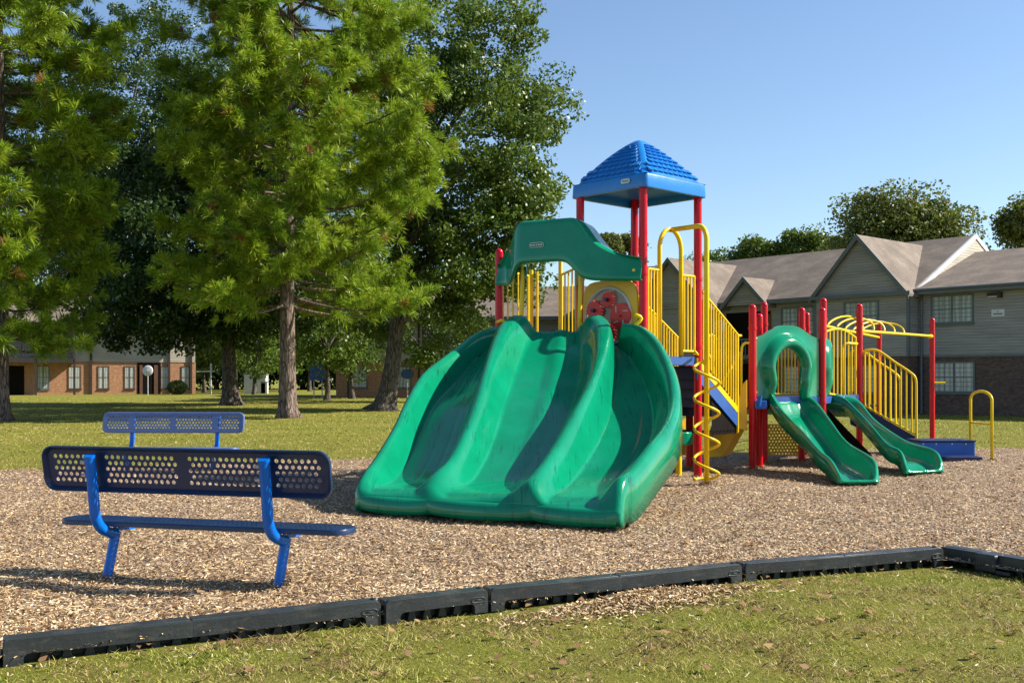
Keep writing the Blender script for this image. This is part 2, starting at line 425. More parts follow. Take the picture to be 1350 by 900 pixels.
def quads(cx, cy, cz, L, W, yaw, pitch, roll, bend=0.0):
    """small rectangles, centre, size, orientation"""
    n = len(cx)
    a = np.stack([np.cos(yaw)*np.cos(pitch), np.sin(yaw)*np.cos(pitch), np.sin(pitch)], 1)
    s = np.stack([-np.sin(yaw), np.cos(yaw), np.zeros(n)], 1)
    u = np.cross(a, s); s = s*np.cos(roll)[:,None]+u*np.sin(roll)[:,None]
    c = np.stack([cx, cy, cz], 1); L = L[:,None]/2; W = W[:,None]/2
    tw = rng.uniform(.3, 1, (n,1)); tw2 = rng.uniform(.3, 1, (n,1))
    V = np.stack([c-a*L-s*W*tw, c+a*L-s*W*tw2, c+a*L*.92+s*W, c-a*L+s*W*.9], 1).reshape(-1,3)
    F = np.arange(n*4).reshape(n, 4)
    return V, F
# chips: thinner with distance, only where the photo (and a step aside) can see
def scatter_chips(n, y0, y1, expo, xr=.66):
    y = rng.uniform(0, 1, n); y = y0*(y1/y0)**(y) if expo else y0+(y1-y0)*y
    x = y*rng.uniform(-xr, xr, n)
    return x, y
x, y = scatter_chips(360000, 5.2, 24, True)
k = in_mulch(x, y) & (rng.uniform(0,1,len(x)) < np.clip((y/9)**.0, 0, 1)); x = x[k]; y = y[k]; n = len(x)
sc = np.clip((y/8)**.2, 1, 1.2)
z = mulch_z(x, y)+rng.uniform(.0, .018, n)
V, F = quads(x, y, z, rng.uniform(.014,.045,n)*sc, rng.uniform(.004,.011,n)*sc, rng.uniform(0,2*PI,n), rng.normal(0,.28,n), rng.normal(0,.5,n))
o = bulk('wood_chips', V, F, M['chip']); o['kind'] = 'stuff'; 
tag(o, 'loose tan wood chips covering the playground bed', 'mulch')
# chips and straw spilled on the grass outside the border
x = rng.uniform(-3.6, 5.2, 9000); y = rng.uniform(4.4, 9, 9000); sd = front_sd(x, y)
heap = np.exp(-((x-.95)**2/.35+(y-7.05)**2/.18)) + .8*np.exp(-((x+1.9)**2/1.2+(y-5.85)**2/.06))
k = (sd > .1) & (rng.uniform(0,1,9000) < .13+heap*1.0); x = x[k]; y = y[k]; n = len(x)
V, F = quads(x, y, lawn_z(x,y)+rng.uniform(.015,.05,n), rng.uniform(.012,.042,n), rng.uniform(.003,.009,n), rng.uniform(0,2*PI,n), rng.normal(0,.3,n), rng.normal(0,.5,n))
o = bulk('straw_litter', V, F, M['straw']); o['kind'] = 'stuff'; tag(o, 'pale wood chips and straw spilled over the front grass', 'litter')
n = 1100; y = 5.4*(40/5.4)**rng.uniform(0,1,n); x = y*rng.uniform(-.6,.6,n); zz = np.where(in_mulch(x,y), mulch_z(x,y)+.02, lawn_z(x,y)+.035)
s_ = rng.uniform(.012,.026,n)*(y/6)**.35; th = rng.uniform(0,2*PI,n); ring = np.linspace(0,2*PI,6,endpoint=False)
V = np.stack([np.stack([x+s_*np.cos(th+a_)*(1 if i_ % 3 else 1.6), y+s_*np.sin(th+a_)*(1 if i_ % 3 else 1.6), zz+s_*rng.uniform(-.5,.6,n)], 1) for i_, a_ in enumerate(ring)], 1).reshape(-1,3); F = np.arange(n*6).reshape(n,6)
o = bulk('fallen_leaves', V, F, M['leaf_litter']); o['kind'] = 'stuff'; tag(o, 'dry brown leaves scattered over chips and grass', 'fallen leaves')
# small heap of chips spilling under the border
hx = rng.normal(.95,.42,4500); hy = np.interp(hx, [p.x for p in BL], [p.y for p in BL])-.12-np.abs(rng.normal(0,.22,4500))
hz = lawn_z(hx,hy)+.055*np.exp(-((hx-.95)**2)/.18)*np.clip(1-(np.interp(hx, [p.x for p in BL], [p.y for p in BL])-hy)/.7,0,1)+rng.uniform(0,.03,4500)
n = 4500
V, F = quads(hx, hy, hz, rng.uniform(.018,.05,n), rng.uniform(.005,.014,n), rng.uniform(0,2*PI,n), rng.normal(0,.3,n), rng.normal(0,.5,n))
o = bulk('spilled_chips', V, F, M['chip']); o['kind'] = 'stuff'; tag(o, 'heap of wood chips spilled out under the black border', 'mulch')

def blades(x, y, z, h, w_, lean):
    n = len(x); yaw = rng.uniform(0, 2*PI, n); d = rng.uniform(0, 2*PI, n)
    b = np.stack([x, y, z], 1); s = np.stack([np.cos(yaw), np.sin(yaw), np.zeros(n)], 1)*(w_/2)[:,None]
    l = np.stack([np.cos(d), np.sin(d), np.zeros(n)], 1)*(lean*h)[:,None]; up = np.zeros((n,3)); up[:,2] = h
    mid = b+l*.4+up*.6
    V = np.stack([b-s, b+s, mid+s*.75, b+l+up*.95, mid-s*.75], 1).reshape(-1,3)
    return V, np.arange(n*5).reshape(n,5)
n = 330000
x = rng.uniform(-4.2, 6.2, n); y = rng.uniform(4.0, 10.5, n); sd = front_sd(x, y)
clump = .5+.5*np.sin(x*5.1+3*np.sin(y*3.3))*np.sin(y*6.1+2*np.sin(x*2.7))
bare = np.exp(-((x-.95)**2/.4+(y-7.0)**2/.12))
k = (sd > .02) & (np.abs(x) < y*.62) & (rng.uniform(0,1,n) < .55+.45*clump-.75*bare)
x = x[k]; y = y[k]; clump = clump[k]; n = len(x)
h = rng.gamma(6, .0033, n)*(.6+.8*clump)
V, F = blades(x, y, lawn_z(x,y)-.005, h, rng.uniform(.003,.0065,n), rng.uniform(.3,2.2,n))
o = bulk('grass', V, F, M['grass']); o['kind'] = 'stuff'; tag(o, 'short yellow green grass in front of the black border', 'grass')
# coarser turf tufts on the lawn beyond the mulch
n = 210000
y = 15*(75/15.0)**rng.uniform(0,1,n); x = y*rng.uniform(-.62,.62,n)
k = y > back_y(x)+.02+.10*np.sin(x*2.3)+.07*np.sin(x*5.9+1); x = x[k]; y = y[k]; n = len(x)
sc = (y/18)**.75
V, F = blades(x, y, lawn_z(x,y)-.01, rng.gamma(6,.0042,n)*sc**.4, rng.uniform(.008,.02,n)*sc, rng.uniform(.5,2.2,n))
o = bulk('lawn_grass', V, F, M['lawngrass']); o['kind'] = 'stuff'; tag(o, 'mown lawn grass beyond the mulch bed', 'grass')

# ================================================================ BORDER TIMBERS
def timber(a, b, legs, label, z0=-.055, seam=0, hgt=.152):
    """moulded black border piece from a to b (outer bottom edge), legs: (left,right) solid ends; z0 ground"""
    a = Vector(a); b = Vector(b); d = (b-a); L = d.length; d.normalize()
    n = Vector((d.y, -d.x, 0))                         # towards the grass
    W = .15; mid = (a+b)/2; ang = math.atan2(d.y, d.x)
    t = thing('border_timber', label, 'border timber', (mid.x, mid.y, z0), ang, 'black plastic border timbers')
    mb = MB(); g = .012
    x0, x1 = -L/2+(g if legs[0] else .0), L/2-(g if legs[1] else .0)
    # outer face outline: arch with rounded ends (x,z)
    top = hgt; cut = .066; leg = .10
    prof = [(x0, 0)]
    def arc(cx, cz, r, a0, a1, k=5):
        return [(cx+r*math.cos(R(a0+(a1-a0)*i/k)), cz+r*math.sin(R(a0+(a1-a0)*i/k))) for i in range(k+1)]
    prof = []
    if legs[0]: prof += [(x0+.0, 0)] + arc(x0+.035, top-.035, .035, 180, 90)
    else: prof += [(x0, cut-.012), (x0, top-.008)]
    if legs[1]: prof += arc(x1-.035, top-.035, .035, 90, 0)+[(x1, 0), (x1-leg, 0)]+arc(x1-leg-.03, cut-.03, .03, 0, 90, 4)
    else: prof += [(x1, top-.008), (x1, cut-.012)]
    if legs[0]: prof += arc(x0+leg+.03, cut-.03, .03, 90, 180, 4)+[(x0+leg, 0)]
    mb.prism([(px_, 0, pz) for px_, pz in prof], (0, .042, 0))
    # top slab running back to the mulch
    mb.box((x0+.006, .0415, top-.045), (x1-.006, W, top-.004), bev=.006)
    mb.build('beam', M['rubber'], t, local=True, bev=.007)
    # recessed ribs under the arch
    k = int((L-.2*(legs[0]+legs[1])/2)/.115); rb = MB()
    xa = x0+(leg+.05 if legs[0] else .02); xb = x1-(leg+.05 if legs[1] else .02)
    for i in range(max(k,2)):
        xc = xa+(xb-xa)*(i+.5)/max(k,2)
        rb.prism([(xc-.034,.045,0),(xc+.03,.045,0),(xc+.008,.045,cut+.02),(xc-.012,.045,cut+.02)], (0,.05,0))
    rb.box((x0+.01, .10, 0), (x1-.01, .135, top-.05))
    rb.build('rib', M['rubber'], t, local=True, bev=.004)
    if legs[1]:
        e = MB(); cx = x1-.075
        pts = [(cx+.032*math.cos(a_)*1.0+(.02 if math.cos(a_) > 0 else -.02), -.0015, top-.062+.017*math.sin(a_)) for a_ in np.linspace(0, 2*PI, 20, endpoint=False)]
        e.tube(pts, .003, 5, closed=True)
        e.tube([(cx-.022,-.0015,top-.062),(cx+.022,-.0015,top-.062)], .003, 5)
        e.build('moulded_emblem', M['rubber'], t, local=True, smooth=True)
    if legs[1]:
        s_ = MB(); s_.tube([(x1-.02,.085,top-.02),(x1-.02,.085,top+.006)], .018, 12); s_.build('spike_head', M['rubber'], t, local=True)
    return t
B_ = BL
timber(B_[0], B_[1], (True, False), 'black plastic border timber running out of the left edge of the picture')
timber(B_[1], B_[2], (True, False), 'black border timber below the left leg of the near bench')
timber(B_[2], B_[3], (False, True), 'black border timber with moulded emblem below the right leg of the near bench')
timber(B_[3]+Vector((.012,-.02,0)), B_[4], (True, True), 'shortest black border timber, between the two long stretches of border')
timber(B_[4], B_[5], (True, False), 'black border timber below the middle of the green slide, left of the chip heap')
timber(B_[5], B_[6], (False, True), 'black border timber directly behind the chip heap')
timber(B_[6]+Vector((.01,.01,0)), B_[7], (True, False), 'black border timber right of the chip heap, next before the corner piece')
timber(B_[7], B_[8], (False, True), 'black border timber with moulded emblem ending at the corner')
c0 = CORNER+Vector((.02,.13,0)); c1 = c0+RDIR*.36; c2 = c1+RDIR*1.25
timber(c0, c1+RDIR*.02, (False, False), 'dark border timber turning the corner towards the camera', hgt=.15)
tt = timber(c1+RDIR*.03-Vector((.03,.0,0)), c2, (True, False), 'border timber with blocky raised end at the right edge of the picture', hgt=.15)
bx = MB(); bx.box((-.62,-.05,0), (-.43,.10,.15), bev=.02); bx.box((-.43,-.05,0), (-.30,.0,.035), bev=.01); bx.build('end_block', M['rubber'], tt, local=True)

# ================================================================ BENCHES
def perforated(mb, w, h, cell, hole, frame_pts, thick, cols):
    pass
def holes_panel(mb, x0, x1, z0, z1, pitch, r, y=0, th=.006, row=None, margin=.0):
    """flat plate in the xz plane with staggered round holes; every cell a ring of quads"""
    row = row or pitch*.9
    nx = max(1, int((x1-x0)/pitch-.5)); nz = max(1, int((z1-z0)/row)); mx = (x1-x0-(nx+.5)*pitch)/2; mz = (z1-z0-nz*row)/2
    K = 10
    def plate(a, b, c, d):
        if b-a > 1e-5 and d-c > 1e-5: mb.box((a, y, c), (b, y+th, d))
    plate(x0, x1, z0, z0+mz); plate(x0, x1, z1-mz, z1)
    for j in range(nz):
        za, zb = z0+mz+j*row, z0+mz+(j+1)*row; off = pitch*.5*(j % 2)
        plate(x0, x0+mx+off, za, zb); plate(x0+mx+off+nx*pitch, x1, za, zb)
        for i in range(nx):
            xa = x0+mx+off+i*pitch; xb = xa+pitch; cx, cz = (xa+xb)/2, (za+zb)/2
            o = len(mb.v)
            for k in range(K):
                a = 2*PI*k/K; c_, s_ = math.cos(a), math.sin(a); m_ = max(abs(c_)/(pitch/2), abs(s_)/(row/2))
                ox, oz = cx+c_/m_, cz+s_/m_
                # push to the nearest cell corner so cells meet
                mb.v += [(ox, y, oz), (cx+r*c_, y, cz+r*s_), (cx+r*c_, y+th, cz+r*s_), (ox, y+th, oz)]
            for k in range(K):
                l = (k+1) % K; p, q = o+4*k, o+4*l
                mb.f += [(p, q, q+1, p+1), (p+1, q+1, q+2, p+2), (p+3, p+2, q+2, q+3)]
            for k in range(K):
                a = 2*PI*(k+.5)/K; l = (k+1) % K
                p, q = mb.v[o+4*k], mb.v[o+4*l]
                if abs(p[0]-q[0]) > 1e-6 and abs(p[2]-q[2]) > 1e-6:     # corner filler
                    qx = xb if (p[0]+q[0])/2 > cx else xa; qz = zb if (p[2]+q[2])/2 > cz else za
                    i0 = len(mb.v); mb.v += [(qx, y, qz), (qx, y+th, qz)]
                    mb.f += [(o+4*k, i0, o+4*l), (o+4*k+3, o+4*l+3, i0+1)]
def rrect(x0, x1, z0, z1, r, k=6):
    pts = []
    for cx, cz, a0 in ((x1-r,z1-r,0),(x0+r,z1-r,90),(x0+r,z0+r,180),(x1-r,z0+r,270)):
        pts += [(cx+r*math.cos(R(a0+90*i/k)), cz+r*math.sin(R(a0+90*i/k))) for i in range(k+1)]
    return pts
def slab(mb, T, L, H, pitch, hole, divs, rim=.03, rad=.09, brd=.06, dirn=1):
    """coated perforated slab in local xz (centre 0): rolled rim, solid straps at divs, holes between; T maps to world"""
    tmp = MB()
    pr = rrect(-L/2, L/2, -H/2, H/2, rad)
    # rolled rim: section lip going back
    rows = []
    for off, yy in ((0.0,.0),(-.004,.012*dirn),(-.0,.03*dirn),(.012,.038*dirn)):
        pass
    sec = [(.0,.004*dirn), (-.006,.0), (0.010,-.005*dirn) ]
    inner = rrect(-L/2+brd*.55, L/2-brd*.55, -H/2+brd*.55, H/2-brd*.55, rad*.62)
    ring = [[(x, 0, z) for x, z in inner],
            [(x, -.004*dirn, z) for x, z in rrect(-L/2+.018, L/2-.018, -H/2+.018, H/2-.018, rad*.85)],
            [(x, 0, z) for x, z in rrect(-L/2+.006, L/2-.006, -H/2+.006, H/2-.006, rad*.95)],
            [(x, .012*dirn, z) for x, z in pr],
            [(x, .036*dirn, z) for x, z in pr],
            [(x, .040*dirn, z) for x, z in rrect(-L/2+.008, L/2-.008, -H/2+.008, H/2-.008, rad*.95)],
            [(x, .034*dirn, z) for x, z in rrect(-L/2+.014, L/2-.014, -H/2+.014, H/2-.014, rad*.9)],
            [(x, .006*dirn, z) for x, z in inner]]
    tmp.grid(ring, closed=True)
    # corner fill between rounded inner outline and hole panels
    xi = L/2-brd*.55; zi = H/2-brd*.55; b2 = rad*.45
    y0 = 0 if dirn > 0 else -.006
    edges = [-xi+b2]+[v for d_ in divs for v in (d_-.035, d_+.035)]+[xi-b2]
    for i in range(0, len(edges), 2):
        holes_panel(tmp, edges[i], edges[i+1], -zi+.012, zi-.012, pitch, hole, y0, .006)
    for d_ in divs:
        tmp.box((d_-.035, y0, -zi+.012), (d_+.035, y0+.006, zi-.012))
    for sg in (-1, 1):
        q = [(x, z) for x, z in inner if sg*x > xi-b2-1e-6]; q.sort(key=lambda p: p[1])
        q = [(sg*(xi-b2), -zi)]+q+[(sg*(xi-b2), zi)]
        tmp.prism([(x, y0+.001, z) for x, z in q], (0,.006,0))
    tmp.box((-xi+.02, y0+.0005, zi-.012), (xi-.02, y0+.0065, zi+.002)); tmp.box((-xi+.02, y0+.0005, -zi-.002), (xi-.02, y0+.0065, -zi+.012))
    mb.add([T @ Vector(v) for v in tmp.v], tmp.f)

def bench(loc, rz, label, mats, back_h=.345, sx=2.37):
    t = thing('bench', label, 'bench', loc, rz, 'blue perforated park benches')
    vin, post = mats
    # local frame: +x along, +y the sitting side, back posts lean to -y
    tilt = R(10)
    Tb = Matrix.Translation((0,-.075,.835)) @ Matrix.Rotation(tilt, 4, 'X')
    mb = MB(); slab(mb, Tb, sx, back_h, .050, .0165, (-.70, 0, .70), dirn=-1)
    mb.build('backrest', vin, t, local=True, smooth=True, angle=35)
    Ts = Matrix.Translation((.04,.145,.432)) @ Matrix.Rotation(R(90), 4, 'X')
    mb = MB(); slab(mb, Ts, sx+.03, .31, .040, .0075, (-.70, 0, .70), rad=.12, dirn=-1)
    mb.build('seat', vin, t, local=True, smooth=True, angle=35)
    for s in (-1, 1):
        x = .715*s
        # lower leg
        mb = MB(); mb.tube([(x-.0,0,-.05),(x+.01,.05,.15),(x+.02,.098,.345)], .038, 16)
        mb.build('leg', post, t, local=True, smooth=True, angle=50)
        up = catmull([(x+.02,.098,.325),(x+.008,.04,.34),(x-.004,-.045,.385),(x-.012,-.10,.47),(x-.012,-.125,.62),(x-.012,-.165,.925)], 22)
        mb = MB(); mb.tube(up, .040, 16); sup = mb.build('back_post', post, t, local=True, smooth=True, angle=50)
        c = MB(); c.tube([(x-.012,-.163,.918),(x-.012,-.170,.941)], .044, 16); c.build('post_cap', post, sup, local=True)
        for dz in (.79, .885):
            bb = MB(); dy = -.135-(dz-.72)*.13; bb.tube([(x-.040,dy-.022,dz),(x-.078,dy-.03,dz)], .012, 8); bb.tube([(x-.044,dy-.022,dz),(x-.060,dy-.025,dz)], .018, 10)
            bb.build('bolt', M['steel'], sup, local=True)
        # seat bracket: perforated flange under the seat
        br = MB(); tmp = MB(); holes_panel(tmp, 0, .27, 0, .07, .05, .015, 0, .008)
        T = Matrix.Translation((x+.01,.085,.345)) @ Matrix.Rotation(R(90), 4, 'Z') @ Matrix.Rotation(R(4), 4, 'Y')
        br.add([T @ Vector(v) for v in tmp.v], tmp.f)
        br.build('seat_bracket', post, t, local=True)
    return t
yaw1 = math.atan2(-.266, .964)
# bench(): sitting side is local +y = away from the camera for the near bench
bench((-2.38, 7.83, 0), yaw1, 'near dark navy perforated bench seen from behind, closest to the camera', (M['bench_navy'], M['bench_post']))
bench((X(226,17.5), 17.5, -.045), PI+R(-2), 'far sunlit pale blue perforated bench facing the camera behind the navy one', (M['bench_sunlit'], M['bench_post']))
# ================================================================ PLAY STRUCTURE
PS = thing('play_structure', 'large play structure with green wave slide, blue roof, red posts and yellow railings', 'play structure', (3,17,0))
def deckz(p): return p
posts = {}
def post(key, x, y, zt, r=.062, cap=True, zb=-.05):
    mb = MB(); mb.tube([(x,y,zb),(x,y,zt-(r if cap else 0))], r, 18, cap=not cap)
    if cap: mb.dome((x,y,zt-r), r, r*.95, 18)
    o = mb.build('post', M['red'], PS, smooth=True, angle=50)
    for zz in ((1.98, 3.02) if zt > 3.3 else (1.08, zt-.42)):
        if zz < zt-.1:
            cb = MB(); cb.tube([(x,y,zz),(x,y,zz+.045)], r+.009, 18); cb.build('collar', M['red'], o, smooth=True, angle=40)
    posts[key] = Vector((x,y,0)); return o
def band(key, z, r=.068, h=.05, mat='yellow'):
    p = posts[key]; mb = MB(); mb.tube([(p.x,p.y,z),(p.x,p.y,z+h)], r, 18); return mb
PF = (1.915,15.5); PL = (1.05,16.34); PR = (2.87,16.4); PB = (1.99,17.24)
for k_, p in (('F',PF),('L',PL),('R',PR),('B',PB)): post(k_, p[0], p[1], 4.42, cap=False)
post('P0', X(658,16.7), 16.7, 3.56)
post('U', X(909,17.9), 17.9, 1.78, cap=False)
post('A', X(992,17.5), 17.5, 2.74); post('A2', X(1001,18.0), 18.0, 2.62); post('A3', X(1007.5,18.9), 18.9, 2.88)
post('M1', X(1057,19.3), 19.3, 2.81); post('M2', X(1063.5,20.5), 20.5, 2.80)
post('B', X(1084,18.3), 18.3, 2.74); post('C', X(1085.5,19.8), 19.8, 3.02)
posts['B2'] = posts['B']; 
post('E', X(1133,21.0), 21.0, 3.0); post('G', X(1159,26.6), 26.6, 2.98); post('H', X(1229,26.25), 26.25, 3.02)

feet = [(posts[k].x, posts[k].y, .10) for k in posts]+[(-3.07,8.02,.085),(-1.69,7.64,.085),(X(931.5,15.05),15.05,.08),(X(1306,19.5),19.45,.07)]
fx, fy, fz = [], [], []
for (x_, y_, r_) in feet:
    for _ in range(170):
        q = abs(random.gauss(0,.055)); a_ = random.uniform(0,2*PI); fx.append(x_+(r_*.55+q)*math.cos(a_)); fy.append(y_+(r_*.55+q)*math.sin(a_)); fz.append(.005+.05*math.exp(-(q/.06)**2)*random.random())
n = len(fx); fx = np.array(fx); fy = np.array(fy)
V, F = quads(fx, fy, mulch_z(fx,fy)+np.array(fz), rng.uniform(.018,.05,n), rng.uniform(.006,.013,n), rng.uniform(0,2*PI,n), rng.normal(0,.4,n), rng.normal(0,.5,n))
o = bulk('chips_around_feet', V, F, M['chip']); o['kind'] = 'stuff'; tag(o, 'wood chips heaped around the feet of posts and bench legs', 'mulch')
# ---- decks
def deck(poly, z, th=.07, name='deck'):
    mb = MB(); mb.prism([(x,y,z-.03) for x, y in poly], (0,0,.03)); d = mb.build(name, M['navy'], PS)
    e = MB(); n = len(poly)
    for i in range(n):
        a = Vector((*poly[i],0)); b_ = Vector((*poly[(i+1) % n],0)); d_ = (b_-a).normalized(); c = Vector((d_.y,-d_.x,0))
        e.prism([a+c*.004+Vector((0,0,z-.12)), b_+c*.004+Vector((0,0,z-.12)), b_+c*.004+Vector((0,0,z+.006)), a+c*.004+Vector((0,0,z+.006))], -c*.03)
    e.build('deck_edge', M['deck_blue'], d); return d
deck([PF, PR, PB, PL], 1.84)
Q1 = (.32,17.75); Q2 = (.80,17.55)
deck([(X(658,16.7),16.7), PF, PL, Q2, Q1], 2.03)
Ax, Bx = (X(992,17.5),17.5), (X(1084,18.3),18.3)
deck([Ax, Bx, (X(1133,21),21), (6.25,22.1), (5.0,21.0), (X(1007.5,18.9),18.9)], 1.20)
# end plate deck between stair and small deck
U_ = (X(909,17.9),17.9)

# ---- railings
def railing(a, b, za0, za1, zb0, zb1, n, name='railing', arch=0, ends=True, r=.021, rp=.0145, sag=0, first=True):
    """a,b xy ends; za0 za1 bottom/top z at a; zb0 zb1 at b"""
    mb = MB(); a = Vector((*a,0)); b = Vector((*b,0))
    def top(t): return za1+(zb1-za1)*t+arch*math.sin(PI*t)
    def bot(t): return za0+(zb0-za0)*t
    ts = np.linspace(0, 1, 17)
    tp = [a.lerp(b,t)+Vector((0,0,top(t))) for t in ts]; bp = [a.lerp(b,t)+Vector((0,0,bot(t))) for t in ts]
    mb.tube(tp, r, 8); mb.tube(bp, r*.9, 8)
    if ends:
        mb.tube([bp[0]-Vector((0,0,.05)), tp[0]], r, 8); mb.tube([bp[-1]-Vector((0,0,.05)), tp[-1]], r, 8)
    for i in range(n):
        t = (i+1)/(n+1); p = a.lerp(b,t); mb.tube([p+Vector((0,0,bot(t))), p+Vector((0,0,top(t)))], rp, 6, cap=False)
    return mb.build(name, M['yellow'], PS, smooth=True, angle=50)
def lerp2(a, b, t): return (a[0]+(b[0]-a[0])*t, a[1]+(b[1]-a[1])*t)
a1 = lerp2(PF, PR, .08); a2 = lerp2(PF, PR, .30); a3 = lerp2(PF, PR, .68); a4 = lerp2(PF, PR, .93)
railing(a1, a2, 1.93, 3.12, 1.93, 3.12, 3)
railing(a3, a4, 1.93, 3.08, 1.93, 3.08, 3)
P0 = (X(658,16.7),16.7)
railing(lerp2(P0,Q1,.10), lerp2(P0,Q1,.90), 2.1, 3.22, 2.1, 3.22, 4)
mb = MB(); mb.tube([(Q1[0],Q1[1],1.9),(Q1[0],Q1[1],3.32)], .036, 12); mb.tube([(Q1[0]+.1,Q1[1]-.02,1.9),(Q1[0]+.1,Q1[1]-.02,3.3)], .022, 10); mb.build('upright', M['yellow'], PS, smooth=True, angle=50)
mb = MB(); mb.tube([(Q2[0],Q2[1],1.9),(Q2[0],Q2[1],3.50)], .034, 12); mb.build('upright', M['yellow'], PS, smooth=True, angle=50)
railing(lerp2(Q2,PL,.06), (PL[0]-.06,PL[1]+.1), 2.1, 3.22, 2.1, 3.22, 3)

# ---- staircase between the high deck and the low deck
S0 = Vector((PR[0],PR[1],0)); S1 = Vector((X(970,17.35),17.35,0)); T0 = Vector((PB[0]+.02,PB[1],0)); T1 = T0+(S1-S0)
def stringer(a, b, name='stringer'):
    z0, z1 = 1.80, 1.03; d_ = (b-a); c = Vector((d_.y,-d_.x,0)).normalized()
    a_ = a-d_*.05
    mb = MB(); mb.prism([a_+Vector((0,0,z0-.30)), b+Vector((0,0,z1-.30)), b+Vector((0,0,z1-.07)), a_+Vector((0,0,z0-.07))], c*.03)
    o = mb.build(name, M['deck_blue'], PS)
    mb = MB(); mb.prism([a_+c*.034+Vector((0,0,z0-.07)), b+c*.034+Vector((0,0,z1-.07)), b+c*.034+Vector((0,0,z1+.03)), a_+c*.034+Vector((0,0,z0+.03))], -c*.04)
    mb.build('tread_edge', M['yellow'], o); return o
stringer(S0, S1); stringer(T0, T1).data.materials[0] = M['navy']
mb = MB(); nst = 5
cn = Vector((S1.y-S0.y, -(S1.x-S0.x), 0)).normalized()
for i in range(nst):
    t0, t1 = i/nst, (i+1)/nst; z = 1.80-(i+1)*.77/(nst+0)+.06
    a = S0.lerp(S1,t0); b = S0.lerp(S1,t1); c = T0.lerp(T1,t1); d_ = T0.lerp(T1,t0)
    mb.prism([p+Vector((0,0,z-.03)) for p in (a,b,c,d_)], (0,0,.03))
    mb.prism([a+Vector((0,0,z-.20)), d_+Vector((0,0,z-.20)), d_+Vector((0,0,z)), a+Vector((0,0,z))], (S1-S0).normalized()*.012)
mb.build('stair_tread', M['navy'], PS)
# panel closing the foot of the stair and landing, near-black painted for its shade
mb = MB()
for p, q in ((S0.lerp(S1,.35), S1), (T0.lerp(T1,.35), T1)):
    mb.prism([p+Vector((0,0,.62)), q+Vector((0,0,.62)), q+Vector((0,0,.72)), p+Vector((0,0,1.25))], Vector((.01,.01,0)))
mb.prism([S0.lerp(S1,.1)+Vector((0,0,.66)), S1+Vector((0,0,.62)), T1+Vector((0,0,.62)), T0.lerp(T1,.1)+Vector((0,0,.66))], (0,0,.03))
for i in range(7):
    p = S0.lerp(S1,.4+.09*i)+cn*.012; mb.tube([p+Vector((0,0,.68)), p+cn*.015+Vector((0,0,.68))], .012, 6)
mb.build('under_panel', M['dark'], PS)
def stair_rail(a, b, name='stair_railing'):
    mb = MB(); d_ = b-a; c = Vector((d_.y,-d_.x,0)).normalized()*.02
    tops = [a+Vector((0,0,2.83)), a.lerp(b,.5)+Vector((0,0,2.55)), b.lerp(a,.0)+Vector((0,0,2.28))]
    def tz(t): return 2.86-.62*t
    pts = [a.lerp(b,t)+c+Vector((0,0,tz(t))) for t in np.linspace(0,1,9)]
    pts += [b+d_.normalized()*.05+c+Vector((0,0,2.215)), b+d_.normalized()*.16+c+Vector((0,0,2.22))]
    mb.tube(pts, .022, 8)
    for i in range(14):
        t = (i+.4)/14; p = a.lerp(b,t)+c; mb.tube([p+Vector((0,0,1.83-.77*t)), p+Vector((0,0,tz(t)))], .0145, 6, cap=False)
    e = b+c+d_.normalized()*.02
    mb.tube([e+Vector((0,0,.62)), e+Vector((0,0,2.23))], .024, 8)
    mb.build(name, M['yellow'], PS, smooth=True, angle=50)
stair_rail(S0+Vector((.06,.06,0)), S1); stair_rail(T0, T1)
# foot plate (yellow casting) next to post A and the small looped grab rail
mb = MB(); f = Vector((X(979,17.45),17.45,0))
mb.prism([f+Vector((-.09,-.03,.70)), f+Vector((.07,-.03,.66)), f+Vector((.07,-.03,1.50)), f+Vector((.0,-.03,1.42)), f+Vector((-.10,-.03,1.05))], (0,.05,0)); mb.build('rail_foot_plate', M['yellow_plastic'], PS, bev=.012)
mb = MB(); lp = catmull([f+Vector((-.02,.0,1.2)), f+Vector((-.02,.0,1.9)), f+Vector((.02,.02,2.08)), f+Vector((.12,.04,2.1))], 14); mb.tube(lp, .022, 8); mb.build('grab_rail', M['yellow'], PS, smooth=True, angle=50)
mb = MB(); mb.tube([S0.lerp(S1,.62)+Vector((0,.25,1.35)), S1+Vector((.12,.2,1.95))], .02, 8); mb.build('brace_rail', M['yellow'], PS, smooth=True)
# inner arched barrier seen between the stair pickets
railing((X(928,18.6),18.6), (X(948,18.9),18.9), 1.2, 2.12, 1.2, 2.12, 5, 'arched_barrier', arch=.17)

# ---- yellow climber arch, corkscrew pole
mb = MB()
q1 = Vector((*lerp2(PF,PR,.29),0)); q2 = Vector((*lerp2(PF,PR,.68),0)); mid_ = (q1+q2)/2
arch = [q1+Vector((0,0,1.86)), q1+Vector((0,0,3.45))]+[q1.lerp(q2, .5-.5*math.cos(a))+Vector((0,0,3.45+.30*math.sin(a))) for a in np.linspace(.1,PI-.1,13)]+[q2+Vector((0,0,3.45)), q2+Vector((0,0,1.86))]
mb.tube(arch, .034, 10); mb.build('arch_rail', M['yellow'], PS, smooth=True)
cp = Vector((X(931.5,15.05),15.05,0))
mb = MB(); top = mid_+Vector((0,0,3.74))
dd = (cp-mid_).normalized()
arcp = [top, cp-dd*.22+Vector((0,0,3.70))]+[cp-dd*(.22*(1-math.sin(a)))+Vector((0,0,3.48+.22*math.cos(a))) for a in np.linspace(.15,PI/2,8)]+[cp+Vector((0,0,-.05))]
mb.tube(arcp, .036, 10); sp = mb.build('corkscrew_pole', M['yellow'], PS, smooth=True)
mb = MB(); hel = []
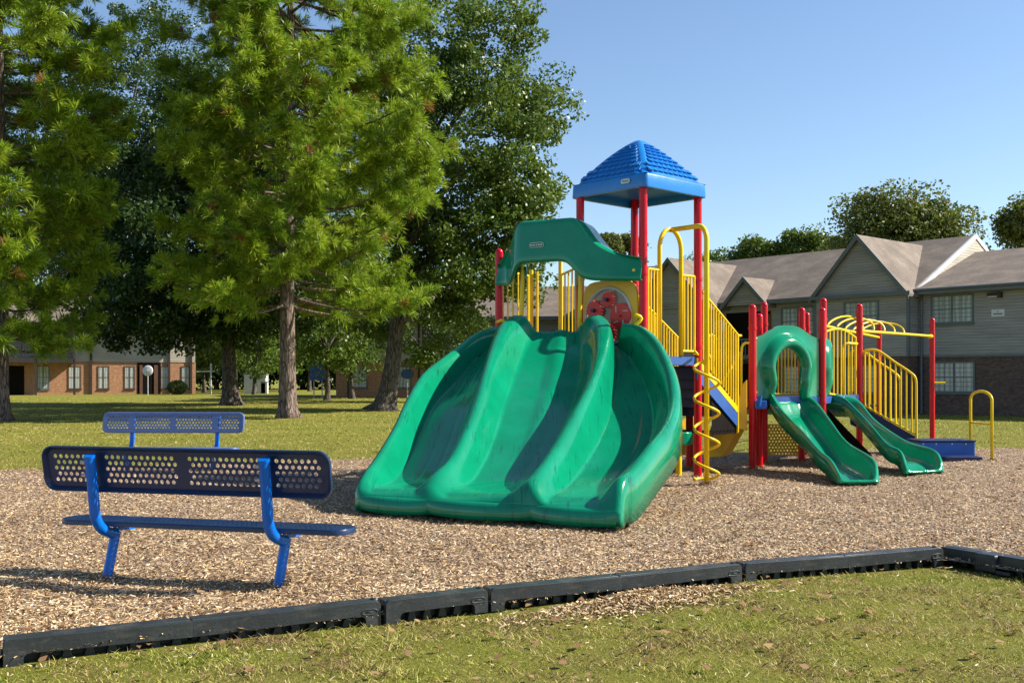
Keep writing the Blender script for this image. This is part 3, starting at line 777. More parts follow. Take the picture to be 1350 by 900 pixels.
for i in range(4*24+12):
    a = 2*PI*i/24; z = 1.84-.43*i/24; rr = .175
    if i < 6: rr *= i/6*.8+.2
    hel.append(cp+Vector((rr*math.cos(a+.4), rr*math.sin(a+.4), max(z,.08))))
mb.tube(hel, .021, 8); mb.build('coil', M['yellow'], sp, smooth=True)
# deck-level pipe hook holding the coil
mb = MB(); mb.tube(catmull([Vector((PR[0]-.02,PR[1]-.1,1.88)), cp+Vector((-.12,.25,1.9)), cp+Vector((-.13,.05,1.86))], 10), .02, 8); mb.build('coil_bracket', M['yellow'], sp, smooth=True)

# ---- roof
def roof():
    a = .735; c = Vector(((PF[0]+PL[0]+PR[0]+PB[0])/4, (PF[1]+PL[1]+PR[1]+PB[1])/4, 0)); ang = math.atan2(PR[1]-PF[1], PR[0]-PF[0])
    Rz = Matrix.Rotation(ang, 4, 'Z')
    zr = 4.29; n = 150; mb = MB(); rows = []
    H = .71
    for i in range(n+1):
        row = []
        for j in range(n+1):
            u = -1+2*i/n; v = -1+2*j/n
            r = max(abs(u), abs(v)); q = (abs(u)**7+abs(v)**7)**(1/7.0); q = min(q, 1.0)
            # straight sides with a gentle bulge, apex rounded flat
            s = 1-q
            s2 = s if s < .90 else .90+(s-.90)*(1-(s-.90)/.10*.5)
            z = H*(s2+.42*s2*(1-s2))
            cross = abs(v) if abs(u) > abs(v) else abs(u)
            if (r-cross)*a > .065 and .18 < r < .95: z -= .012*min(1, ((r-cross)*a-.065)/.015, (r-.18)/.03, (.95-r)/.02)
            row.append(Rz @ Vector((u*a, v*a, z+zr+.20))+c)
        rows.append(row)
    mb.grid(rows)
    o = mb.build('roof', M['blue'], PS, smooth=True, angle=40)
    def zf(r):
        s = 1-r; s2 = s if s < .90 else .90+(s-.90)*(1-(s-.90)/.10*.5)
        return H*(s2+.42*s2*(1-s2))-.012
    tl = MB(); nr = 8
    for fc in range(4):
        Rf = Matrix.Rotation(PI/2*fc, 4, 'Z')
        for q in range(nr):
            r0 = .20+(.94-.20)*q/nr; r1 = .20+(.94-.20)*(q+.93)/nr
            hw = r1*a-.085; wt = .118; m_ = max(1, int(2*hw/wt)); x0 = -m_*wt/2
            for k in range(m_):
                xa = x0+k*wt+.010; xb = x0+(k+1)*wt-.010; xm = (xa+xb)/2
                lift = .030; sl = (zf(r0)-zf(r1))/((r1-r0)*a); nn = Vector((sl,0,1)).normalized()
                def pt(r, x, l): return Vector((r*a, x, zf(r)))+nn*l
                up = [pt(r0,xa,.001), pt(r0,xb,.001)]
                lo = [pt(r1-.012,xa,lift*.7), pt(r1,xa+.02,lift), pt(r1+.004,xm,lift*1.05), pt(r1,xb-.02,lift), pt(r1-.012,xb,lift*.7)]
                bs = [p_-nn*lift*1.1 for p_ in lo]
                vs = [Rz @ (Rf @ (p_+Vector((0,0,zr+.20))))+c for p_ in up+lo+bs]
                tl.add(vs, [(0,1,6,5,4,3,2)]+[(2+i,3+i,8+i,7+i) for i in range(4)]+[(0,2,7),(1,11,6)])
    tl.build('roof_tiles', M['blue'], o)
    # rim: rounded square band, open below
    def ring(off, z, rad):
        pts = rrect(-a-off, a+off, -a-off, a+off, rad, 7)
        return [Rz @ Vector((x, y, z))+c for x, y in pts]
    rb = MB(); rb.grid([ring(-.03,zr+.202,.06), ring(-.004,zr+.197,.075), ring(.004,zr+.17,.08), ring(.012,zr+.02,.08), ring(.008,zr,.08), ring(-.05,zr,.06), ring(-.055,zr+.03,.05), ring(-.06,zr+.19,.05)], closed=True)
    rb.build('roof_rim', M['blue'], o, smooth=True, angle=50)
    fl = MB(); fl.grid([ring(-.058,zr+.10,.05), ring(-.35,zr+.19,.05)], closed=True)
    k = ring(-.35,zr+.19,.05); fl.add(k, [tuple(range(len(k)))]); fl.build('roof_lining', M['blue'], o)
    # badge on the rim of the F-L side, close to F
    b0 = Rz @ Vector((-a-.018, -a+.36, zr+.115))+c; e1 = (Rz @ Vector((0,1,0)))
    bd = MB(); nrm = Rz @ Vector((-1,0,0))
    pts = [b0+e1*(x_)+Vector((0,0,z_)) for x_, z_ in rrect(-.085,.085,-.035,.035,.034,5)]
    bd.prism(pts, nrm*.008); bo = bd.build('badge', M['badge'], o)
    ik = MB()
    for xx, ww in ((-.045,.022),(-.018,.014),(.008,.018),(.04,.026)):
        ik.prism([b0+nrm*.009+e1*(xx+sx*ww/2)+Vector((0,0,sz*.011)) for sx, sz in ((-1,-1),(1,-1),(1,1),(-1,1))], nrm*.003)
    ik.build('badge_mark', M['badge_ink'], bo)
roof()

# ---- triple wave slide
NS = 72
def rail(pts): return catmull([P(*p) for p in pts], NS)
Lr = rail([(656,433,16.3),(627,442,15.9),(590,470,15.2),(560,494,14.55),(540,527,13.85),(523,564,13.15),(501,601,12.5),(482,627,12.05),(475,643,11.85),(477,655,11.75)])
R1 = rail([(678.5,418,15.6),(662,431,15.2),(649,464,14.4),(638,501,13.6),(627,538,13.0),(615.5,568,12.5),(597,605,12.0),(576,627,11.65),(566,643,11.48),(565.5,660.5,11.36)])
R2 = rail([(790,418,15.4),(799,431,15.0),(795,464,14.2),(782,501,13.4),(767,531,12.8),(749,564,12.2),(727,601,11.6),(709,627,11.15),(699,641,10.95),(702,667.5,10.86)])
Rr = rail([(826,429,15.2),(846,433,14.8),(867,453,14.2),(884,490,13.4),(889,525,12.75),(882,556,12.1),(858,590,11.4),(833,622,10.85),(818,636,10.6),(813,674.5,10.42)])
def sm(t): t = max(0, min(1, t)); return t*t*(3-2*t)
def sect(a, b, i, wl, wr, mid=0, low=0):
    t = i/(NS-1); n = 40; out = []
    dep = interp(t, [0,.10,.25,.5,.75,.86,.93,.985,1], [.24,.33,.42,.42,.36,.30,.20,.03,.0])
    a = a[i]; b = b[i]; wq = sm((t-.55)/.33); dep = dep*(1-wq)+wq*max(0, (a.z+b.z)/2-interp(t,[.55,.7,.8,.88,.95,1],[.60,.40,.30,.25,.22,.20])); dep += low*interp(t,[0,.2,.5],[1,.7,0]); pl = interp(t,[0,.12,.3],[.085,.05,0])
    for j in range(n+1):
        s = j/n; p = a.lerp(b, s)
        # rounded crest, steep wall, shallow dished floor
        sh = sm((s-pl)/wl)*sm((1-s-pl)/wr)
        floor = .035*((2*s-1)**2)
        d_ = dep*sh-floor*sh*(dep/.36)
        if mid: d_ -= mid*math.exp(-((s-.55)/.07)**2)*interp(t,[0,.1,.45,.6],[1,1,.6,0])
        # faint moulded seams down the bed
        for sm_ in (.42,.60): d_ += .006*math.exp(-((s-sm_-.05*math.sin(t*3))/.010)**2)*interp(t,[.1,.2,.85,.95],[0,1,1,0])
        p = p-Vector((0,0,d_)); out.append(p)
    return out
def nrm_out(a, b, i):
    d_ = (a[i]-b[i]); d_.z = 0; return d_.normalized()
rows = []
for i in range(NS):
    t = i/(NS-1); k = interp(t, [0,.85,.95,1], [1,1,.6,.33])
    nl = nrm_out(Lr, R1, i); nr = nrm_out(Rr, R2, i)
    e_ = interp(t,[.6,1],[.72,.35]); nl = nl*e_; nr = nr*e_
    skl = [Lr[i]+nl*(.085)-Vector((0,0,.42*k)), Lr[i]+nl*.080-Vector((0,0,.20*k)), Lr[i]+nl*.070-Vector((0,0,.07*k)), Lr[i]+nl*.035-Vector((0,0,.012))]
    skr = [Rr[i]+nr*.035-Vector((0,0,.010)), Rr[i]+nr*.075-Vector((0,0,.06*k)), Rr[i]+nr*.09-Vector((0,0,.20*k)), Rr[i]+nr*.095-Vector((0,0,.46*k))]
    row = skl+sect(Lr, R1, i, .20, .22)+sect(R1, R2, i, .19, .21, .035)[1:]+sect(R2, Rr, i, .22, .24, 0, .12)[1:]+skr
    for q in row: q.z = max(q.z, .045)
    rows.append(row)
# lip face and return under the exit
last = rows[-1]; dn = Vector((-.449,-.894,0))
rows[-1] = [p+dn*.0 for p in last]
def lobe(j):
    q = (j-4)/40.0
    return .25 if q < 0 or q > 3 else .25+1.0*abs(math.sin(PI*q))**.8
for fz, fd in ((.005,.014),(.016,.028),(.036,.040),(.065,.048),(.10,.052)): rows.append([Vector((p.x, p.y, max(.055, p.z-fz)))+dn*fd*lobe(j) for j, p in enumerate(last)])
rows.append([Vector((p.x, p.y, .055+.05*(1.4-lobe(j))/1.2))+dn*.042*lobe(j) for j, p in enumerate(last)])
rows.append([Vector((p.x, p.y, .05))-dn*.06 for p in last])
mb = MB(); mb.grid(rows)
SL = mb.build('wave_slide', M['green_worn'], PS, smooth=True, solid=.03)
SL['label'] = 'wide triple-lane green wave slide'
# top entry platform lip of the slide
mb = MB()
ent = [rows[0][j] for j in range(len(rows[0]))]
back_ = [Vector((p.x+.05, p.y+.42, p.z-.02)) for p in ent]
top0 = [Vector((p.x+.02, p.y+.16, p.z+.01)) for p in ent]
mb.grid([ent, top0, back_]); mb.build('slide_entry', M['green'], SL, smooth=True, solid=.03)
# grip nubs on each lip
for (a, b) in ((Lr,R1),(R1,R2),(R2,Rr)):
    for s in (.38,.55,.72):
        i = NS-8; 
        idx = {id(Lr):4, id(R1):44, id(R2):84}[id(a)]+int(40*s)
        pts = [rows[q][idx]+Vector((0,0,.004)) for q in range(NS-5, NS)]
        mb = MB(); mb.tube(pts, .007, 6); mb.build('lip_rib', M['green'], SL, smooth=True)
for px_, D_ in ((643,11.17),(543,11.9)):
    mb = MB(); mb.tube([(X(px_,D_),D_,-.03),(X(px_,D_),D_,.10)], .03, 10); mb.build('slide_foot', M['yellow'], SL)

# ---- green canopy over the slide
def canopy():
    a = Vector((X(655,16.55),16.55,0)); b = Vector((X(846,15.42),15.42,0)); d_ = (b-a); W = d_.length; d_.normalize(); out = Vector((d_.y,-d_.x,0))
    def topz(s): return interp(s, [0,.04,.10,.145,.18,.22,.60,.635,.68,.74,.82,.90,1], [3.22,3.38,3.52,3.66,3.80,3.89,3.89,3.84,3.68,3.50,3.38,3.32,3.27])
    def botz(s): return interp(s, [0,.12,.16,.19,.24,.54,.59,.62,.66,.72,1], [2.96,2.94,2.98,3.12,3.24,3.24,3.18,3.08,2.98,2.94,2.93])
    def bul(s): return .05+.33*sm((s-.04)/.2)*sm((.96-s)/.34)
    def smooth(f, s): return sum(f(min(1,max(0,s+e))) for e in (-.03,-.02,-.01,0,.01,.02,.03))/7
    rows = []
    for i in range(81):
        s = i/80; p = a+d_*(W*s); zt = smooth(topz,s); zb = smooth(botz,s); bu = smooth(bul,s)
        r_ = .09; row = []
        row.append(p-out*.30+Vector((0,0,zt-.03)))
        row.append(p+out*(bu*.2)+Vector((0,0,zt+.0)))
        for k in range(6):
            an = PI/2*k/5; row.append(p+out*(bu-r_+r_*math.sin(an)-.06)+Vector((0,0,zt-r_*(1-math.cos(an)))))
        for k in range(1,7):
            f_ = k/7; row.append(p+out*(bu-.06+.06*f_)+Vector((0,0,(zt-r_)*(1-f_)+(zb+.05)*f_)))
        for k in range(5):
            an = PI/2*k/4; row.append(p+out*(bu-.045+.045*math.cos(an))+Vector((0,0,zb+.05-.05*math.sin(an))))
        row.append(p+out*(bu-.16)+Vector((0,0,zb+.03)))
        rows.append(row)
    mb = MB(); mb.grid(rows); o = mb.build('canopy', M['green'], PS, smooth=True, solid=.02)
    s = .365; p = a+d_*(W*s)+out*(smooth(bul,s)-.012); z0 = 3.50
    pts = [p+d_*x_+Vector((0,0,z0+z_)) for x_, z_ in rrect(-.115,.115,-.034,.034,.033,5)]
    bd = MB(); bd.tube(pts, .006, 6, closed=True); 
    bo = bd.build('badge', M['badge'], o)
    ik = MB()
    for xx, ww in ((-.08,.035),(-.04,.028),(0,.02),(.04,.034),(.08,.03)):
        ik.prism([p+d_*(xx+sx*ww/2)+Vector((0,0,z0+sz*.012)) for sx, sz in ((-1,-1),(1,-1),(1,1),(-1,1))], out*.006)
    ik.build('badge_mark', M['badge'], bo)
    mb = MB(); q = a+d_*(W*.965)+out*.09+Vector((0,0,3.08)); mb.tube([q, q+out*.03], .02, 8); mb.build('bolt', M['yellow'], o)
    # support bars down to the slide entry
    for s, zb in ((.21, 2.2), (.615, 2.2)):
        p = a+d_*(W*s)+out*.10; mb = MB(); mb.tube([p+Vector((.0,0,3.16)), p+Vector((-.02,0,zb))], .034, 10); mb.tube([p+out*.02+Vector((0,0,3.3)), p+Vector((0,0,3.05))], .02, 8); mb.build('support_bar', M['yellow'], o, smooth=True, angle=50)
        mb = MB(); c = p-d_*(.055 if s<.3 else .07)+Vector((0,0,3.1)); mb.prism([c+Vector((0,0,-.2)), c+d_*.12+Vector((0,0,-.05)), c+d_*.12+Vector((0,0,.12)), c+Vector((0,0,.12))], -out*.03); mb.build('bracket', M['green'], o)
canopy()

# ---- gear panel between F and L
def gear_panel():
    a = Vector((PF[0],PF[1],0)); b = Vector((PL[0],PL[1],0)); d_ = (b-a).normalized(); L = (b-a).length; out = Vector((-d_.y,d_.x,0))
    if out.y > 0: out = -out
    T = lambda u, z, o=0: a+d_*u+out*o+Vector((0,0,z))
    cu, cz, rr = .62, 2.44, .43
    mb = MB(); K = 40
    outer = []; inner = []
    for k in range(K):
        an = 2*PI*k/K; c_, s_ = math.cos(an), math.sin(an)
        inner.append((cu+rr*c_, cz+rr*s_))
        hx, hz0 = (L/2-.08), .56
        mm = (abs(c_/hx)**5+abs(s_/hz0)**5)**(1/5)
        outer.append((L/2+c_/mm, cz-.02+s_/mm))
    mb.grid([[T(u,z,.0) for u,z in outer], [T(u,z,.03) for u,z in outer], [T(u,z,.035) for u,z in inner], [T(u,z,.0) for u,z in inner]], closed=True)
    mb.f += [tuple()][:0]
    mb.grid([[T(u,z,.0) for u,z in inner], [T(u,z,.0) for u,z in outer]], closed=True)
    p = mb.build('gear_panel', M['yellow_plastic'], PS, smooth=True, angle=30)
    rg = MB(); rg.tube([T(u,z,.045) for u,z in inner], .022, 8, closed=True); rg.build('window_ring', M['dish'], p, smooth=True)
    ds = MB(); ds.add([T(cu+rr*.97*math.cos(an), cz+rr*.97*math.sin(an), .02) for an in np.linspace(0,2*PI,32,endpoint=False)], [tuple(range(32))]); ds.build('clear_window', M['clear'], p)
    def gear(u, z, r, teeth, plain=False):
        g = MB(); pts = []
        if plain: pts = [(u+r*math.cos(t_), z+r*math.sin(t_)) for t_ in np.linspace(0,2*PI,28,endpoint=False)]
        else:
            for k in range(teeth*4):
                t_ = 2*PI*k/(teeth*4); q = r*(1.0 if k % 4 in (0,1) else .82); pts.append((u+q*math.cos(t_), z+q*math.sin(t_)))
        g.prism([T(x_,z_,.055 if plain else .04) for x_, z_ in pts], out*.035); go = g.build('gear', M['gear_red'], p)
        h = MB(); h.tube([T(u,z,.07), T(u,z,.125)], .03 if not plain else .02, 10); h.build('hub', M['navy'] if not plain else M['gear_red'], go)
        if plain:
            s = MB()
            for t_ in (0.6,2.2,3.9,5.1):
                s.tube([T(u+r*.45*math.cos(t_), z+r*.45*math.sin(t_), .093), T(u+r*.85*math.cos(t_+.5), z+r*.85*math.sin(t_+.5), .093)], .008, 5)
            s.build('engraving', M['badge'], go)
    gear(.87,2.54,.16,18); gear(.61,2.69,.125,16); gear(.36,2.44,.19,16,True); gear(.61,2.18,.16,18)
gear_panel()
for c, sgn in ((P(838,417,15.15),-1),(P(661,424,16.3),1)):
    mb = MB(); mb.tube(catmull([c+Vector((-.12*1,0,-.22)) if sgn < 0 else c+Vector((.1,0,-.12)), c+Vector((-.08*-sgn*-1,0,-.04)) if sgn < 0 else c+Vector((.06,0,-.02)), c+Vector((0,0,.02)), c+Vector((-.06*sgn,.1,.0))], 12), .026, 8); mb.build('grab_handle', M['yellow'], PS, smooth=True)

# ---- clutter under the high deck
mb = MB(); a = P(921,560,17.2); 
mb.prism([P(925,604,17.4), P(952,602,17.6), P(978,556,18.0), P(940,552,17.7)], (.25,.5,0)); o = mb.build('crawl_panel', M['yellow_plastic'], PS, bev=.02)
mb = MB(); mb.prism([P(893,600,18.6), P(897,556,18.6), P(918,540,18.8), P(918,600,18.8)], (.03,.05,0)); mb.build('back_panel', M['yellow_plastic'], PS, bev=.01)
c = Vector((X(893,16.7),16.7,0)); mb = MB(); mb.tube([c+Vector((0,0,.48)), c+Vector((0,0,.68))], .24, 20); st = mb.build('stool_seat', M['green'], PS, smooth=True, angle=40, bev=.02)
mb = MB(); mb.tube([c+Vector((.02,0,-.05)), c+Vector((.02,0,.5))], .05, 12); mb.build('stool_post', M['yellow'], PS, smooth=True, angle=40)

# ---- small slides
def slide(nearr, farr, name, dep, wl=.22, label=None):
    n = 50; A = catmull([P(*p) for p in nearr], n); B = catmull([P(*p) for p in farr], n); rows = []
    for i in range(n):
        t = i/(n-1); k = interp(t, [0,.9,.97,1], [1,1,.5,.15]); d_ = (B[i]-A[i]); d_.z = 0; d_.normalize()
        de = interp(t, [0,.1,.5,.84,.93,1], [dep*.5,dep,dep,dep*.8,dep*.4,.0])
        row = [A[i]-d_*.055-Vector((0,0,.26*k)), A[i]-d_*.05-Vector((0,0,.10*k)), A[i]-d_*.03-Vector((0,0,.012))]
        for j in range(25):
            s = j/24; row.append(A[i].lerp(B[i], s)-Vector((0,0,de*sm(s/wl)*sm((1-s)/wl)-.006*math.exp(-((s-.5)/.03)**2))))
        row += [B[i]+d_*.03-Vector((0,0,.012)), B[i]+d_*.05-Vector((0,0,.10*k)), B[i]+d_*.055-Vector((0,0,.26*k))]
        for q in row: q.z = max(q.z, .035)
        rows.append(row)
    f = (rows[-1][15]-rows[-6][15]); f.z = 0; f.normalize()
    rows.append([Vector((p.x,p.y,max(.035,p.z-.04)))+f*.03 for p in rows[-1]])
    rows.append([Vector((p.x,p.y,.03))-f*.05 for p in rows[-1]])
    mb = MB(); mb.grid(rows); o = mb.build(name, M['green'], PS, smooth=True, solid=.022)
    if label: o['label'] = label
    e = MB(); e.grid([[Vector((p.x,p.y,p.z))-f*.32 for p in rows[0]], rows[0]]); e.build('slide_entry', M['green'], o, smooth=True, solid=.02)
    return o
slide([(1017,518,17.6),(1030.6,539,17.2),(1059,568,16.5),(1080,592,15.95),(1095,604,15.6),(1106,622,15.15),(1110,632,14.98)],
      [(1062,518,18.15),(1077,530,17.85),(1095,554,17.2),(1116,581,16.5),(1149,603,15.6),(1154.6,620,15.25),(1153.7,632,15.08)], 'small_slide', .30, label='short green slide in front of the arched green panel')
slide([(1089,519.5,19.1),(1110,522.6,18.8),(1128,537.6,18.3),(1149,560,17.75),(1170,584,17.2),(1187,593,16.95),(1194,611,16.62),(1197,620,16.5)],
      [(1104,519,19.9),(1130,526,19.75),(1152,551,19.15),(1176,569,18.45),(1200,582.6,17.85),(1230,591.7,17.2),(1240,605,16.92),(1241,618,16.78)], 'small_slide', .27, label='short green slide running to the right past the red post')
mb = MB(); mb.tube([P(1192,621,17.2), P(1200,611,17.3)], .03, 8); mb.build('slide_foot', M['yellow'], PS)

# ---- arched tunnel panel between posts A and B
def arch_panel(a, b, zb, zt, name, flip=1):
    a = Vector((*a,0)); b = Vector((*b,0)); d_ = (b-a).normalized(); L = (b-a).length; out = Vector((d_.y,-d_.x,0))*flip
    T = lambda u, z, o=0: a+d_*u+out*o+Vector((0,0,z))
    m0, m1 = .08, L-.08; cx = L*.47; ow = .335; cz = zb+.52; K = 44
    def opening(f, grow):      # f 0..1 from left foot over the arch to right foot
        w = ow+grow
        if f < .28: t = f/.28; return (cx-w*(1-.10*math.sin(PI*t)), zb+(cz-zb)*t)
        if f > .72: t = (1-f)/.28; return (cx+w*(1-.10*math.sin(PI*t)), zb+(cz-zb)*t)
        an = PI*(1-(f-.28)/.44); return (cx+w*math.cos(an), cz+(w*1.05)*math.sin(an))
    def outerp(f):
        if f < .32: t = f/.32; return (m0, zb+(zt-.16-zb)*t)
        if f > .68: t = (1-f)/.32; return (m1, zb+(zt-.16-zb)*t)
        u = m0+(m1-m0)*(f-.32)/.36; s = (u-m0)/(m1-m0); return (u, zt-.16+.20*sm(s/.42)*sm((1-s)/.42))
    rows = []
    fs = np.linspace(0,1,K+1)
    prof = [(0,-.02),(0,.08),(.02,.13),(.07,.155),(.13,.14),(.18,.08),(.215,.02),(.235,.0)]
    for g, o_ in prof: rows.append([T(*opening(f,g), o_*min(1, .45+1.2*math.sin(PI*max(0,min(1,(f)))) )) for f in fs])
    rows.append([T(*outerp(f), 0) for f in fs]); rows.append([T(*outerp(f), -.05) for f in fs])
    mb = MB(); mb.grid(rows); o = mb.build(name, M['green'], PS, smooth=True, angle=60, solid=.02)
    for u, z in ((.03,zt-.20),(L-.03,zt-.20),(.03,zb+.12),(L-.03,zb+.12)):
        mb = MB(); mb.tube([T(u-.05,z,.0),T(u+.05,z,.0)], .03, 8); mb.build('clamp', M['red'], o)
    return o
arch_panel(Ax, Bx, 1.16, 2.37, 'tunnel_panel')
arch_panel((posts['B'].x+.03,18.42), (posts['C'].x,19.7), 1.16, 2.36, 'tunnel_panel')

# ---- low-deck railings, bars, stair
railing((X(1017,20.4),20.4), (X(1057,20.5),20.5), 1.22, 2.26, 1.22, 2.26, 8, 'arched_barrier', arch=.10)
railing((X(1089,19.95),19.95), (X(1128,20.85),20.85), 1.24, 2.40, 1.14, 2.32, 7, 'arched_barrier', arch=.10)
mb = MB(); lp = [Vector((X(1111,20.6),20.6,1.2)), Vector((X(1111,20.6),20.6,2.08))]+[Vector((X(1111,20.6)+.10*(1-math.cos(a)), 20.6, 2.08+.12*math.sin(a))) for a in np.linspace(.2,PI/2,5)]+[Vector((X(1130,20.8),20.8,2.2))]
mb.tube(lp, .024, 8); mb.build('grab_rail', M['yellow'], PS, smooth=True)
def slope_rail(off):
    D0, D1 = 21.0+off, 20.6+off
    x0, x1 = X(1140,21), X(1208,20.6)
    a = Vector((x0,D0,0)); b = Vector((x1,D1,0))
    mb = MB()
    tops = catmull([a+Vector((0,0,2.07)), a.lerp(b,.25)+Vector((0,0,2.07)), a.lerp(b,.6)+Vector((0,0,1.83)), a.lerp(b,.88)+Vector((0,0,1.64)), a.lerp(b,.985)+Vector((0,0,1.52)), b+Vector((0,0,1.32))], 30)
    mb.tube(tops+[b+Vector((0,0,.28))], .023, 8)
    bz = lambda t: .98-.56*t
    mb.tube([a+Vector((0,0,bz(0))), b+Vector((0,0,bz(1)))], .02, 8); mb.tube([a+Vector((0,0,.9)), a+Vector((0,0,2.07))], .022, 8)
    for i in range(9):
        t = (i+.8)/9.6; p = a.lerp(b,t); tz = interp(t, [0,.25,.6,.88,.985,1], [2.07,2.07,1.83,1.64,1.52,1.4])
        mb.tube([p+Vector((0,0,bz(t))), p+Vector((0,0,tz))], .0145, 6, cap=False)
    mb.build('stair_railing', M['yellow'], PS, smooth=True, angle=50)
    mb = MB(); mb.prism([a+Vector((0,.03,.98-.40)), b+Vector((0,.03,.42-.36)), b+Vector((0,.03,.39)), a+Vector((0,.03,.95))], (0,.03,0)); mb.build('stringer', M['navy'], PS)
slope_rail(0); slope_rail(.85)
mb = MB()
for i in range(4):
    z = 1.0-.23*i; x0 = X(1140,21)+.22*i; mb.box((x0,21.0,z-.03),(x0+.26,21.82,z)); mb.box((x0,21.0,z-.2),(x0+.012,21.82,z))
mb.build('stair_tread', M['navy'], PS)
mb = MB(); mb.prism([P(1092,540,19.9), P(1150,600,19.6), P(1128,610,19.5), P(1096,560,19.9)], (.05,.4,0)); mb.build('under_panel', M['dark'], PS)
# overhead loop ladder
E_ = posts['E']; C_ = posts['C']; G_ = posts['G']; H_ = posts['H']
e0 = Vector((E_.x,E_.y,2.46)); h0 = Vector((H_.x,H_.y,2.57)); g0 = Vector((G_.x,G_.y,2.55)); c0_ = Vector((C_.x,C_.y,2.5))
mb = MB(); mb.tube([e0,h0], .03, 10); mb.tube([c0_, g0], .03, 10)
mb.tube([h0-Vector((.25,.25,.02)).normalized()*.18, h0], .05, 10)
lad = mb.build('overhead_ladder', M['yellow'], PS, smooth=True, angle=50)
for i in range(5):
    t = (i+.2)/7.6; a = e0.lerp(h0,t); b = c0_.lerp(g0,t+.02); h = MB()
    pts = [a.lerp(b, .5-.5*math.cos(an))+Vector((0,0,.25*math.sin(an)))+(h0-e0).normalized()*(.38*math.sin(an)) for an in np.linspace(0,PI,13)]
    h.tube(pts, .02, 8); h.build('rung', M['yellow'], lad, smooth=True)
mb = MB(); mb.tube([posts['H']+Vector((-.02,-.03,1.42)), posts['H']+Vector((.30,-.06,1.42))], .022, 8); mb.build('foot_peg', M['yellow'], PS)
# perforated yellow panel under the low deck
mb = MB(); tmp = MB(); holes_panel(tmp, 0, .60, 0, .58, .062, .017, 0, .012)
pa = Vector((X(1012,19.5),19.5,.10)); T_ = Matrix.Translation(pa) @ Matrix.Rotation(R(6),4,'Z')
mb.add([T_ @ Vector(v) for v in tmp.v], tmp.f); mb.build('perforated_panel', M['yellow_plastic'], PS)
# blue bracket by post A
mb = MB(); c = P(1002,531,17.45); mb.box((-.09,-.04,-.10),(.10,.05,.04), c=c, bev=.012); mb.tube([c+Vector((-.03,-.05,-.05)), c+Vector((.0,-.05,.12))], .03, 8); mb.build('bracket', M['step_blue'], PS)
# transfer step and loop handle
xa, xb = X(1211,19.9), X(1284,19.9)
mb = MB(); mb.box((xa,19.85,-.02),(xb,20.5,.33), bev=.012); st = mb.build('transfer_step', M['step_blue'], PS)
mb = MB(); mb.box((xa-.02,19.82,.332),(xb+.01,20.5,.365), bev=.008); mb.build('step_top', M['navy'], st)
mb = MB(); mb.box((X(1243,19.5),19.35,-.02),(X(1291,19.5),19.83,.09), bev=.012); mb.build('lower_step', M['navy'], st)
mb = MB()
for px_ in (1217,1234,1255,1273): p = P(px_,585,19.84); mb.tube([p, p+Vector((0,-.012,0))], .014, 8)
mb.build('bolt', M['steel'], st)
mb = MB(); l0 = Vector((X(1284,20.1),20.25,0)); l1 = Vector((X(1306,19.5),19.45,0))
pts = [l0+Vector((0,0,-.05)), l0+Vector((0,0,1.12))]+[l0.lerp(l1,.5-.5*math.cos(a))+Vector((0,0,1.12+.16*math.sin(a))) for a in np.linspace(.15,PI-.15,13)]+[l1+Vector((0,0,1.12)), l1+Vector((0,0,-.05))]
mb.tube(pts, .027, 10); mb.tube([l0+Vector((0,0,.68)), l1+Vector((0,0,.68))], .018, 8); mb.build('loop_handle', M['yellow'], PS, smooth=True)
# ================================================================ BUILDINGS (local frame: x along facade to the right, y inwards, z up)
def window(parent, x0, x1, z0, z1, y=0, panes=2, muntin=(2,3), frame='trim', fw=.07, shutter=None):
    f = MB()
    for a, b_, c, d in ((x0-fw,x0,z0-fw,z1+fw),(x1,x1+fw,z0-fw,z1+fw),(x0,x1,z1,z1+fw),(x0,x1,z0-fw,z0)):
        f.box((a,y-.05,c),(b_,y+.02,d))
    wd = (x1-x0)/panes
    for i in range(1,panes): f.box((x0+i*wd-.035,y-.045,z0),(x0+i*wd+.035,y+.02,z1))
    f.box((x0,y-.03,(z0+z1)/2-.025),(x1,y+.01,(z0+z1)/2+.025))
    fr = f.build('window', M[frame], parent, local=True)
    g = MB(); g.box((x0,y-.012,z0),(x1,y+.0,z1)); g.build('pane', M['glass'], fr, local=True)
    m_ = MB()
    for i in range(panes):
        for k in range(1,muntin[0]+0): xx = x0+i*wd+wd*k/muntin[0]; m_.box((xx-.011,y-.02,z0),(xx+.011,y-.013,z1))
    for k in range(1,muntin[1]*2):
        if k == muntin[1]: continue
        zz = z0+(z1-z0)*k/(2*muntin[1]); m_.box((x0,y-.021,zz-.011),(x1,y-.0135,zz+.011))
    m_.build('muntin', M['trim'] if frame == 'trim' else M['white'], fr, local=True)
    s = MB(); s.box((x0-fw-.03,y-.09,z0-fw-.07),(x1+fw+.03,y+.02,z0-fw-.003)); s.build('sill', M['trimdark'] if frame != 'trim' else M['trim'], fr, local=True)
def roof_x(parent, x0, x1, ye, yr, ze, zr, yb=None, th=.14, mat='shingle', name='roof', over=.0):
    """ridge along x: front eave (ye,ze) to ridge (yr,zr) to back eave"""
    yb = yb if yb is not None else 2*yr-ye; mb = MB()
    mb.prism([(x0,ye,ze),(x0,yr,zr),(x0,yb,ze),(x0,yb,ze-th),(x0,yr,zr-th),(x0,ye,ze-th)], (x1-x0,0,0))
    return mb.build(name, M[mat], parent, local=True)
